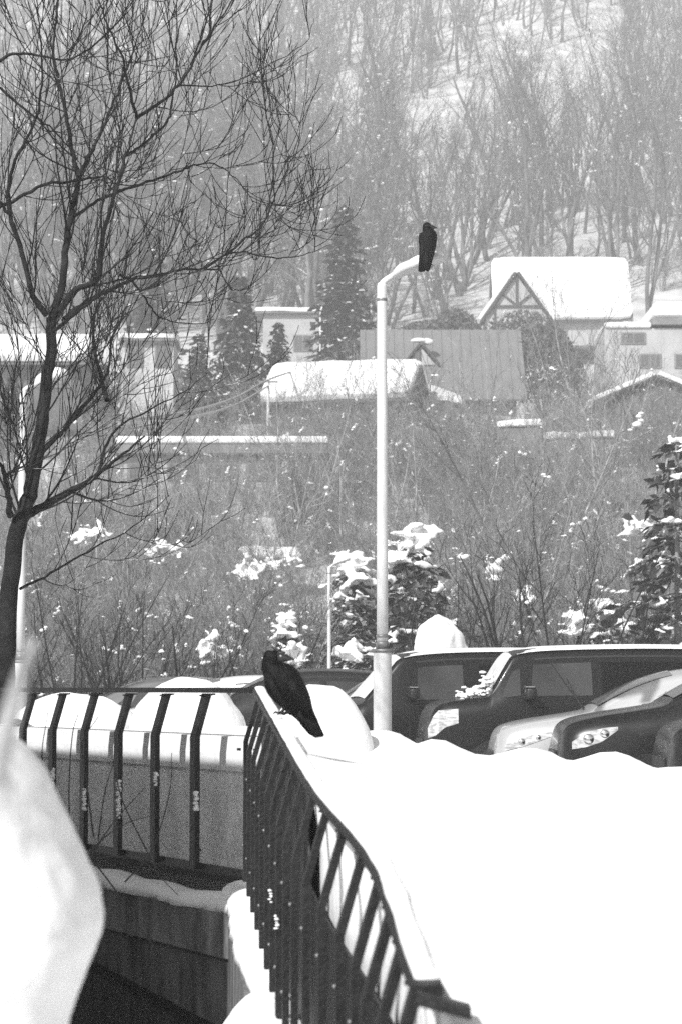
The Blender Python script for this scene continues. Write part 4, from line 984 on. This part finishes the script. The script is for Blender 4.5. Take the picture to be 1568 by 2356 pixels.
# ------------------------------------------------------------------ the big bare tree at the left
RMIN[0] = 0.0038; rgT = np.random.default_rng(77); DT = 17.0
def q1(x, y): return (x*0.5136, y*0.5136)                 # upper zoom
def q3(x, y): return (x*0.5136, 633+y*0.5136)             # middle zoom
def q5(x, y): return (x*0.5136, 1093+y*0.5136)            # lower zoom
LIMBS = [ # radius at start / end in m, depth drift, points
 (0.105, 0.046, 0.0, [(12, 1620), (14, 1560), q5(45, 500), q5(80, 250), q3(115, 1040), q3(150, 900), q3(178, 740), q3(207, 520), q3(230, 330), q3(232, 190)]),
 (0.038, 0.008, 0.5, [q1(232, 1425), q1(285, 1260), q1(300, 1050), q1(332, 900), q1(350, 780), q1(322, 680), q1(300, 540), q1(270, 400), q1(240, 250), q1(250, 90), q1(265, -60)]),
 (0.033, 0.008, -0.5, [q1(240, 1425), q1(340, 1300), q1(440, 1250), q1(455, 1100), q1(480, 980), q1(535, 810), q1(568, 690), q1(612, 530)]),
 (0.016, 0.005, -0.8, [q1(612, 530), q1(580, 400), q1(548, 260), q1(480, 100), q1(430, -30)]),
 (0.017, 0.004, -0.4, [q1(612, 530), q1(700, 470), q1(805, 380), q1(880, 245), q1(940, 150), q1(1040, 0), q1(1090, -80)]),
 (0.009, 0.002, -0.2, [q1(805, 380), q1(930, 385), q1(1060, 360), q1(1250, 265), q1(1370, 190), q1(1405, 80)]),
 (0.012, 0.003, -0.1, [q1(860, 290), q1(900, 210), q1(940, 150), q1(940, 50), q1(950, -40)]),
 (0.030, 0.006, 0.6, [q1(290, 1430), q1(380, 1360), q1(470, 1310), q1(590, 1250), q1(700, 1235), q1(800, 1210), q1(910, 1205), q1(990, 1212)]),
 (0.012, 0.003, 0.7, [q1(540, 1230), q1(600, 1265), q1(650, 1330), q1(700, 1408), q1(780, 1440), q1(900, 1450), q1(960, 1430)]),
 (0.012, 0.003, 0.9, [q1(920, 1200), q1(1010, 1142), q1(1100, 1132), q1(1250, 1156), q1(1380, 1135), q1(1480, 1095)]),
 (0.011, 0.003, 1.0, [q1(1010, 1142), q1(1100, 1070), q1(1180, 1000), q1(1215, 850), q1(1226, 660), q1(1190, 500), q1(1180, 380)]),
 (0.008, 0.002, 1.1, [q1(1185, 990), q1(1250, 840), q1(1310, 700), q1(1345, 580), q1(1330, 520)]),
 (0.030, 0.010, -0.4, [q1(210, 1410), q1(150, 1330), q1(110, 1180), q1(60, 1010), q1(20, 930), q1(-40, 850)]),
 (0.020, 0.004, 0.3, [q1(-60, 960), q1(60, 900), q1(200, 830), q1(400, 800), q1(470, 790), q1(540, 830), q1(650, 820)]),
 (0.018, 0.003, 0.6, [q1(330, 970), q1(420, 910), q1(530, 860), q1(690, 805), q1(800, 770), q1(870, 742), q1(960, 735), q1(1060, 800), q1(1140, 920)]),
 (0.012, 0.003, 0.4, [q1(0, 390), q1(150, 520), q1(260, 600), q1(330, 700), q1(360, 800)]),
 (0.016, 0.004, -0.7, [q1(-40, 300), q1(60, 240), q1(190, 250), q1(330, 260), q1(520, 110), q1(600, 0)]),
 (0.022, 0.005, -0.9, [q1(100, 1150), q1(40, 900), q1(70, 720), q1(150, 560), q1(190, 380), q1(180, 150), q1(160, -40)]),
 (0.018, 0.004, 0.8, [q1(350, 790), q1(430, 640), q1(500, 480), q1(560, 330), q1(620, 170), q1(660, -30)]),
 (0.014, 0.004, 0.2, [q1(560, 700), q1(650, 640), q1(740, 560), q1(770, 480), q1(790, 300), q1(800, 130), q1(860, 10)]),
 (0.040, 0.008, 0.5, [q3(115, 1075), q3(250, 1005), q3(400, 920), q3(450, 885), q3(530, 820), q3(650, 720)]),
 (0.016, 0.003, 0.4, [q3(445, 885), q3(465, 800), q3(520, 690), q3(640, 620), q3(800, 540), q3(930, 440)]),
 (0.032, 0.010, -0.5, [q3(50, 1080), q3(35, 960), q3(10, 860), q3(-40, 800)]),
 (0.018, 0.005, -0.6, [q3(20, 900), q3(75, 870), q3(135, 835)]),
 (0.028, 0.006, 0.9, [q3(165, 820), q3(250, 730), q3(330, 640), q3(430, 520), q3(480, 440), q3(500, 300), q3(560, 150)]),
 (0.024, 0.006, 1.1, [q3(480, 560), q3(450, 440), q3(420, 300), q3(430, 150), q3(500, 60)]),
 (0.014, 0.003, 0.9, [q5(90, 510), q5(230, 440), q5(400, 340), q5(600, 230), q5(760, 90)]),
 (0.018, 0.004, -0.3, [q3(240, 250), q3(330, 180), q3(420, 110), q3(470, 60), q3(540, -20)]),
]
tree = thing('bare_tree', 'large leafless tree with dark spreading branches at the left edge', 'tree', P(12, 1625, DT)+Vector((0, 0, 0)))
tb = Vector(tree.location)
TR, CR = Tubes(), Tubes()
for i, (ra, rb_, dd, pts) in enumerate(LIMBS):
    m = len(pts); c = [np.array(P(a, b, DT+(0 if i == 0 else dd*(0.15+0.85*k/(m-1))))-tb) for k, (a, b) in enumerate(pts)]
    ra *= 0.68 if i == 0 else 0.8; rb_ *= 0.75
    pth = smooth_path(c, 5); pth[1:-1] += rgT.normal(0, 0.004, (len(pth)-2, 3))
    (TR if i == 0 or ra > 0.019 else CR).add(pth, np.linspace(ra, rb_, len(pth)), 9 if i == 0 else 6)
    Ln = float(np.sum(np.linalg.norm(np.diff(pth, axis=0), axis=1)))
    if i == 0:
        sub_branches(rgT, CR, pth[len(pth)//3:], 0.03, [(17, 0.0, 1.2, 0.9, 0.8, 0.07, 8, 0.40), (7, 0.15, 0.6, 0.6, 0.6, 0.08, 5, 0.5), (3, 0.2, 0.3, 0.5, 0.4, 0.08, 3, 0.6)])
    else:
        sub_branches(rgT, CR, pth, max(ra*0.75, 0.010), [(max(3, Ln*(5.0 if ra > 0.009 else 2.6)), 0.10, 1.1 if ra > 0.009 else 0.75, 0.8, 1.1, 0.05, 10, 0.55), (4.5, 0.12, 0.70, 0.65, 0.9, 0.06, 8, 0.6), (1.6, 0.2, 0.28, 0.5, 0.4, 0.07, 4, 0.7)])
link('trunk', TR.mesh('trunk'), M['bark_dark'], tree); link('crown', CR.mesh('crown'), M['bark_dark'], tree)

# ------------------------------------------------------------------ dry stalks by the canal
W7 = lambda x, y, D: P(x*0.5136, (2600+y/1.12)/1.7385, D)
ST = [('dry curved stalk standing before the left railing bars', [(315, 830), (310, 600), (325, 380), (350, 290)]), ('long dry stalk slanting across the railing foot', [(385, 945), (520, 760), (650, 615)]),
      ('dry stalk crossing low in front of the canal coping', [(560, 1040), (680, 900), (760, 640), (770, 460)]), ('thin stalk leaning left over the canal wall', [(700, 980), (560, 700), (520, 560), (505, 490)]),
      ('fine dry stalk between the second and third bar', [(440, 850), (470, 640), (510, 500)]), ('bent dry stalk lying along the coping', [(400, 940), (520, 925), (640, 950), (720, 1020), (800, 1100)]),
      ('drooping stalk hanging down the canal wall', [(430, 960), (520, 1080), (640, 1260), (800, 1480)]), ('short forked stalk by the near snow mound', [(330, 880), (260, 740), (190, 500), (215, 280)]),
      ('thin upright stalk near the leftmost bars', [(420, 840), (390, 600), (370, 420), (440, 300)]), ('slender stalk leaning right above the coping', [(390, 970), (450, 860), (560, 780), (690, 740)])]
for lab, pts in ST:
    T = Tubes(); dd = rgT.uniform(12.2, 12.6); pth = smooth_path([W7(a, b, dd) for a, b in pts], 6); T.add(pth, np.linspace(0.0045, 0.0018, len(pth)), 4)
    o = Vector(pth[0]); me = T.mesh('dry_stalk')
    for v in me.vertices: v.co -= o
    tag(link('dry_stalk', me, M['stalk'], None, o), lab, 'plant', 'dry stalks by the canal')

# ------------------------------------------------------------------ thicket behind the cars
def copy_thing(name, label, cat, group, parts, loc, rz, s, tilt=0.0):
    t = thing(name, label, cat, loc, rz, group); t.scale = (s, s, s); t.rotation_euler = (tilt, 0, rz)
    for pn_, me, m in parts: link(pn_, me, M[m] if len(me.materials) == 0 else None, t)
    return t
rs = random.Random(12)
BUSH = []
for i, (H, stems, sp, dn) in enumerate([(5.5, 9, 0.42, 1.0), (4.6, 12, 0.55, 1.0), (6.2, 7, 0.38, 1.1), (3.6, 14, 0.7, 0.9), (5.0, 8, 0.75, 1.0), (7.0, 6, 0.45, 0.9), (6.5, 5, 0.65, 1.0), (5.2, 11, 0.62, 0.75), (4.6, 7, 0.8, 0.8)]):
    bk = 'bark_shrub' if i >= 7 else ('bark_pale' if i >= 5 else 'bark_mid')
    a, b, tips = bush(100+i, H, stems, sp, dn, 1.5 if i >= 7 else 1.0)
    low = [p for p in tips]; rs.shuffle(low)
    spots = [(p+np.array([0, 0, 0.03]), rs.uniform(0.02, 0.06) if rs.random() < 0.85 else rs.uniform(0.06, 0.12)) for p, r in low[:11]]
    sn_ = blobs_mesh('snow_clumps', rs, spots, cluster=True)
    for me, m in ((a, bk), (b, bk), (sn_, 'snow')): me.materials.append(M[m])
    BUSH.append([('stems', a, 'bark_mid'), ('twigs', b, 'bark_mid'), ('snow_clumps', sn_, 'snow')])
def plant_bush(k, xd, D, s, label, group, rz=None):
    x = X(xd, D); b = BUSH[k]; t = thing('bare_shrub', label, 'shrub', (x, D, terrain_z(x, D)-0.05), rs.uniform(0, 6.28) if rz is None else rz, group); t.scale = (s, s, s)
    for pn_, me, m in b:
        o = link(pn_, me, None, t)
        if pn_ == 'snow_clumps': o['kind'] = 'stuff'
    return t
plant_bush(7, 1270, 45.9, 1.02, 'wide fan shaped bare shrub rising behind the black van roof', 'shrubs behind the cars')
plant_bush(2, 1240, 66, 1.35, 'tall upright bare shrub in the right thicket centre', 'shrubs behind the cars')
plant_bush(8, 410, 45.6, 0.78, 'bare shrub with several stems behind the left railing', 'shrubs behind the cars')
plant_bush(7, 160, 45.4, 0.85, 'bare shrub beside the left lamp post', 'shrubs behind the cars')
plant_bush(8, 560, 46.2, 0.7, 'low dark shrub left of the railing crow', 'shrubs behind the cars')
plant_bush(7, 290, 46.4, 0.72, 'dark many stemmed shrub between left tree and railing crow', 'shrubs behind the cars')
plant_bush(7, 1050, 46.8, 0.8, 'dark branching shrub just right of the snowy conifer', 'shrubs behind the cars')
plant_bush(8, 1440, 46.6, 0.9, 'dark spreading shrub left of the right edge conifer', 'shrubs behind the cars')
plant_bush(2, 790, 92, 1.0, 'pale bare tree in front of the thick snow roof', 'shrubs behind the cars')
plant_bush(2, 1325, 120, 1.35, 'pale bare tree standing before the chalet roof', 'shrubs behind the cars')
for k, xd, D, s_, lab in ((5, 1020, 70, 0.95, 'bare tree right of the lamp post above the snowy conifer'), (6, 1130, 62, 0.9, 'spreading bare tree left of the fan shaped shrub'), (5, 1420, 74, 1.1, 'bare tree in the right thicket near the right edge conifer'),
                          (6, 1480, 64, 0.9, 'spreading bare tree beside the right edge conifer'), (5, 690, 84, 1.0, 'pale bare tree before the long flat roofed building end'), (6, 560, 68, 0.95, 'spreading bare tree before the small thicket shed'),
                          (5, 300, 64, 0.85, 'bare tree between the left tree and the flat roofed building'), (6, 940, 96, 0.9, 'bare tree under the small porch roof'), (5, 1110, 108, 1.0, 'bare tree before the bare grey roof'),
                          (6, 1390, 104, 1.0, 'pale bare tree before the dark gabled house'), (5, 840, 76, 0.85, 'bare tree behind the tall lamp post'), (6, 1190, 97, 0.62, 'low pale bare tree before the upper retaining wall'), (5, 1335, 96, 0.62, 'low pale bare tree before the lower retaining wall'), (6, 450, 80, 0.9, 'pale bare tree under the long flat roof')):
    plant_bush(k, xd, D, s_, lab, 'shrubs behind the cars')
lab = 'leafless shrub in the dense thicket behind the parked cars'
n = 0
while n < 75:
    D = 47+48*rs.random()**1.3; xd = rs.uniform(-60, 1630)
    if abs(xd-880) < 70 and D < 58 or abs(xd-772) < 45 and D < 74: continue
    plant_bush(rs.randrange(5), xd, D, rs.uniform(0.45, 0.9), lab, 'dense shrubs of the thicket'); n += 1

# geometry-node scatter for masses no one can count
def scatter(name, label, cat, variants, pts, rots, scales, mat_=None):
    cl = bpy.data.collections.new(name+'_kinds')
    for i, me in enumerate(variants): cl.objects.link(bpy.data.objects.new(f'{name}_kind', me))
    me = bpy.data.meshes.new(name); me.from_pydata([tuple(p) for p in pts], [], [])
    a = me.attributes.new('turn', 'FLOAT_VECTOR', 'POINT'); a.data.foreach_set('vector', np.asarray(rots, np.float32).ravel())
    b = me.attributes.new('size', 'FLOAT', 'POINT'); b.data.foreach_set('value', np.asarray(scales, np.float32))
    o = link(name, me); md = o.modifiers.new('scatter', 'NODES'); ng = bpy.data.node_groups.new(name, 'GeometryNodeTree'); md.node_group = ng
    ng.interface.new_socket('Geometry', in_out='INPUT', socket_type='NodeSocketGeometry'); ng.interface.new_socket('Geometry', in_out='OUTPUT', socket_type='NodeSocketGeometry')
    N, L = ng.nodes, ng.links; gi = N.new('NodeGroupInput'); go = N.new('NodeGroupOutput')
    mp = N.new('GeometryNodeMeshToPoints'); ci = N.new('GeometryNodeCollectionInfo'); ci.inputs['Collection'].default_value = cl
    ci.inputs['Separate Children'].default_value = True; ci.inputs['Reset Children'].default_value = True
    ip = N.new('GeometryNodeInstanceOnPoints'); ip.inputs['Pick Instance'].default_value = True
    na = N.new('GeometryNodeInputNamedAttribute'); na.data_type = 'FLOAT_VECTOR'; na.inputs['Name'].default_value = 'turn'
    nb = N.new('GeometryNodeInputNamedAttribute'); nb.data_type = 'FLOAT'; nb.inputs['Name'].default_value = 'size'
    er = N.new('FunctionNodeEulerToRotation')
    L.new(gi.outputs[0], mp.inputs['Mesh']); L.new(mp.outputs[0], ip.inputs['Points']); L.new(ci.outputs[0], ip.inputs['Instance'])
    L.new(na.outputs['Attribute'], er.inputs[0]); L.new(er.outputs[0], ip.inputs['Rotation']); L.new(nb.outputs['Attribute'], ip.inputs['Scale']); L.new(ip.outputs[0], go.inputs[0])
    stuff(o); tag(o, label, cat); return o
def joined(meshes, name):
    """one mesh with two material slots out of (mesh, material index)"""
    Vs, Fs, n, mi = [], [], 0, []
    for me, k in meshes:
        v = np.empty(len(me.vertices)*3, np.float32); me.vertices.foreach_get('co', v); Vs.append(v.reshape(-1, 3))
        for p in me.polygons: Fs.append(tuple(i+n for i in p.vertices)); mi.append(k)
        n += len(me.vertices)
    me = bpy.data.meshes.new(name); me.from_pydata(np.concatenate(Vs).tolist(), [], Fs); me.update(); me.polygons.foreach_set('material_index', np.array(mi, np.int32)); return me
BJ = []
for b in BUSH[:5]:
    me = joined([(b[0][1], 0), (b[1][1], 0), (b[2][1], 1)], 'undergrowth_kind'); me.materials.append(M['bark_mid']); me.materials.append(M['snow']); BJ.append(me)
pts, rots, scs = [], [], []
while len(pts) < 480:
    D = rs.uniform(50, 124); xd = rs.uniform(-250, 1820); x = X(xd, D)
    if abs(xd-772) < 45 and D < 74: continue
    pts.append((x, D, terrain_z(x, D)-0.1)); rots.append((0, 0, rs.uniform(0, 6.28))); scs.append(rs.uniform(0.30, 0.72))
for q in range(90):
    D = rs.uniform(80, 87) if q < 50 else rs.uniform(96, 111); xd = rs.uniform(1050, 1600) if q < 65 else rs.uniform(600, 1100); x = X(xd, D)
    pts.append((x, D, terrain_z(x, D)-0.1)); rots.append((0, 0, rs.uniform(0, 6.28))); scs.append(rs.uniform(0.45, 0.8))
k_ = len(pts)
while len(pts) < k_+150:
    D = rs.uniform(128, 330); x = rs.uniform(-0.17, 0.17)*D; xd = 784+FP*x/D
    if D < 200 and 600 < xd: continue
    pts.append((x, D, terrain_z(x, D)-0.1)); rots.append((0, 0, rs.uniform(0, 6.28))); scs.append(rs.uniform(0.6, 1.25))
scatter('undergrowth', 'tangled mass of thin leafless undergrowth covering the lower slope', 'undergrowth', BJ, pts, rots, scs)

# ------------------------------------------------------------------ conifers
CON = []
for i, (H, Rm, wh, dr, nq, sz) in enumerate([(11, 2.5, 0.55, 0.35, 26, 0.62), (9, 2.6, 0.5, 0.4, 26, 0.60), (4.2, 1.75, 0.34, 0.5, 26, 0.32), (7, 2.6, 0.5, 0.45, 18, 0.42)]):
    a, b, tips = conifer(300+i, H, Rm, wh, dr, nq, sz); big = i >= 2
    rs.shuffle(tips); take = tips[:int(len(tips)*(0.42 if big else 0.30))]
    sp = [(p, rs.uniform(0.07, 0.17)) for p, L in take]
    if big: sp = [(np.asarray(p)*np.array([f_, f_, 1])+np.array([rs.gauss(0, 0.05), rs.gauss(0, 0.05), 0.03+(1-f_)*0.12*L+rs.gauss(0, 0.02)]), rs.uniform(0.06, 0.15)) for p, L in take for f_ in (rs.uniform(0.55, 1.1), rs.uniform(0.7, 1.2), rs.uniform(0.8, 1.2), 1.05)]
    if i == 2: sp += [(np.array([rs.gauss(0, 0.06+0.010*k), rs.gauss(0, 0.06+0.010*k), H+0.10-0.030*k]), rs.uniform(0.14, 0.24)) for k in range(28)]
    s_ = blobs_mesh('snow_clumps', rs, [(p, r*0.75) for p, r in sp], True, cluster=big, flat=0.8)
    a.materials.append(M['bark_mid']); b.materials.append(M['needle']); s_.materials.append(M['snow']); CON.append((a, b, s_))
def plant_conifer(k, label, xd, ytop, D, s=None, rz=0, sink=0.0):
    H = (11, 9, 4.2, 7)[k]; x = X(xd, D); zt = Z(ytop, D)
    g = terrain_z(x, D)-0.2; s = (zt-g)/H if s is None else s
    t = thing('conifer', label, 'conifer', (x, D, zt-H*s), rz); t.scale = (s, s, s)
    for pn_, me in zip(('trunk', 'boughs', 'snow_clumps'), CON[k]):
        o = link(pn_, me, None, t)
        if pn_ != 'trunk': o['kind'] = 'stuff'
        if pn_ == 'snow_clumps' and k >= 2: melt(o, 0.04)
    return t
plant_conifer(0, 'tallest dark conifer behind the lamp post on the hillside', 792, 462, 158)
plant_conifer(1, 'dark conifer left of the tallest one', 549, 625, 135, rz=1)
plant_conifer(1, 'short conifer beside the pale house', 640, 735, 138, rz=2)
plant_conifer(0, 'slim hazy conifer behind the left tree branches', 345, 520, 165, rz=3)
plant_conifer(1, 'dark broad conifer low on the slope behind the left tree', 455, 760, 118, rz=4)
plant_conifer(1, 'dark conifer filling the left edge behind branches', 20, 860, 112, rz=5)
plant_conifer(1, 'conifer behind the left tree fork', 235, 830, 116, rz=2.2)
plant_conifer(2, 'small conifer heavily laden with snow right of the lamp post', 952, 1224, 50, rz=0.5)
plant_conifer(2, 'small snow laden conifer left of the lamp post', 812, 1284, 53, rz=2.5)
plant_conifer(3, 'dark snow spotted conifer cut by the right edge', 1560, 985, 47, rz=1.2)
plant_conifer(2, 'low snowy conifer between left lamp posts and railing crow', 660, 1420, 49, rz=1.9)
plant_conifer(2, 'low snowy conifer behind the black van roof', 1395, 1390, 50, rz=3.3)
# round dark hedges round the chalet
def hedge(label, xd, ytop, D, w, h, seed):
    rg_ = np.random.default_rng(seed); V = []
    for k in range(2600):
        a = rg_.uniform(0, 6.283); b = math.acos(rg_.uniform(0.0, 1.0)); r = 0.72+0.32*rg_.random()
        p = np.array([w*math.sin(b)*math.cos(a), w*0.7*math.sin(b)*math.sin(a), h*math.cos(b)])*r
        e1 = unit(rg_.normal(0, 1, 3)); e2 = unit(np.cross(e1, rg_.normal(0, 1, 3))); s_ = 0.16
        V += [p-e1*s_, p-e2*s_*0.6, p+e1*s_, p+e2*s_*0.6]
    t = thing('hedge', label, 'hedge', (X(xd, D), D, Z(ytop, D)-h))
    f = link('foliage', make_mesh('foliage', np.array(V), np.arange(len(V)).reshape(-1, 4)), M['hedge'], t); f['kind'] = 'stuff'
    T = Tubes(); [T.add([(0, 0, -1.5), (0.4*math.cos(q)*w, 0.3*math.sin(q)*w, h*0.6)], [0.08, 0.03], 5) for q in np.linspace(0, 6, 7)]
    link('stem', T.mesh('stem'), M['bark_mid'], t)
hedge('rounded dark shrub before the half timbered gable', 1205, 718, 176, 3.6, 3.4, 1)
hedge('low dark hedge left of the chalet gable', 1000, 738, 178, 3.4, 2.0, 2)
hedge('dark clipped shrub between chalet and lamp post', 1050, 712, 177, 2.0, 2.6, 3)
hedge('wide dark shrub right of the bare grey roof', 1250, 740, 150, 2.8, 5.0, 4)

# ------------------------------------------------------------------ hillside forest
FT = []
for i, H in enumerate((16, 20, 12, 18, 14, 9)):
    a, b, tips = forest_tree(500+i, H); rs.shuffle(tips)
    sn_ = blobs_mesh('snow_clumps', rs, [(p, rs.uniform(0.05, 0.12)) for p, r in tips[:6]], cluster=True)
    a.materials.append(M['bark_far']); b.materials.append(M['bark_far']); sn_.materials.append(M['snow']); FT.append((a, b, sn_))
spots = []; small = {}
while len(spots) < 1150:
    D = rs.uniform(188, 366); x = rs.uniform(-0.175, 0.175)*D
    xd = 784+FP*x/D
    if D < 215 and 1060 < xd < 1480: continue
    if D < 200 and (xd > 1330): continue
    yd = 1590-FP*(terrain_z(x, D)-CZ)/D
    mid = 262-0.42*(xd-960)
    if 940 < xd < 1420 and abs(yd-mid) < 44: continue
    if mnoise.noise(Vector((x*0.06, D*0.035, 11))) < -0.34 and rs.random() < 0.6: continue
    small[(D, x)] = 0.42 if (940 < xd < 1450 and 0 < yd-mid < 330) else 1.0
    spots.append((D, x))
spots.sort()
near = [q for q in spots if abs(q[1]/q[0]) < 0.142 and q[0] < 262][:280]; ns_ = set(near)
for D, x in near:
    k = rs.randrange(6); t = thing('hillside_tree', 'tall leafless tree standing in the snow of the wooded hillside', 'tree', (x, D, terrain_z(x, D)-0.2), rs.uniform(0, 6.28), 'leafless trees on the hillside')
    s_ = small[(D, x)]*rs.choice((rs.uniform(0.6, 1.0), rs.uniform(0.9, 1.35))); w_ = s_*rs.uniform(1.0, 1.5); t.scale = (w_, w_, s_)
    for pn_, me in zip(('trunk', 'crown', 'snow_clumps'), FT[k]):
        o = link(pn_, me, None, t)
        if pn_ == 'snow_clumps': o['kind'] = 'stuff'
FJ = []
for a, b, c_ in FT:
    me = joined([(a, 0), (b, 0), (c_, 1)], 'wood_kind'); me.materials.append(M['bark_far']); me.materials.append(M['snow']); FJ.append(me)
rest = [q for q in spots if q not in ns_]
scatter('hillside_wood', 'distant mass of leafless trees covering the upper hillside', 'wood', FJ, [(x, D, terrain_z(x, D)-0.2) for D, x in rest],
        [(rs.gauss(0, 0.05), rs.gauss(0, 0.05), rs.uniform(0, 6.28)) for q in rest], [small[q]*rs.uniform(0.65, 1.15) for q in rest])

# ------------------------------------------------------------------ haze
bm = bmesh.new(); bm_box(bm, (0, 185, 62), (250, 400, 131)); hz = link('haze', bm_mesh('haze', bm))
hm = bpy.data.materials.new('haze'); hm.use_nodes = True; N = hm.node_tree.nodes; N.remove(N['Principled BSDF'])
pv = N.new('ShaderNodeVolumePrincipled'); pv.inputs['Color'].default_value = (0.98, 0.98, 0.98, 1); pv.inputs['Density'].default_value = HAZE; pv.inputs['Anisotropy'].default_value = 0.0
hm.node_tree.links.new(pv.outputs[0], N['Material Output'].inputs['Volume']); hz.data.materials.append(hm)
stuff(hz); tag(hz, 'pale winter haze hanging over the whole valley', 'haze')
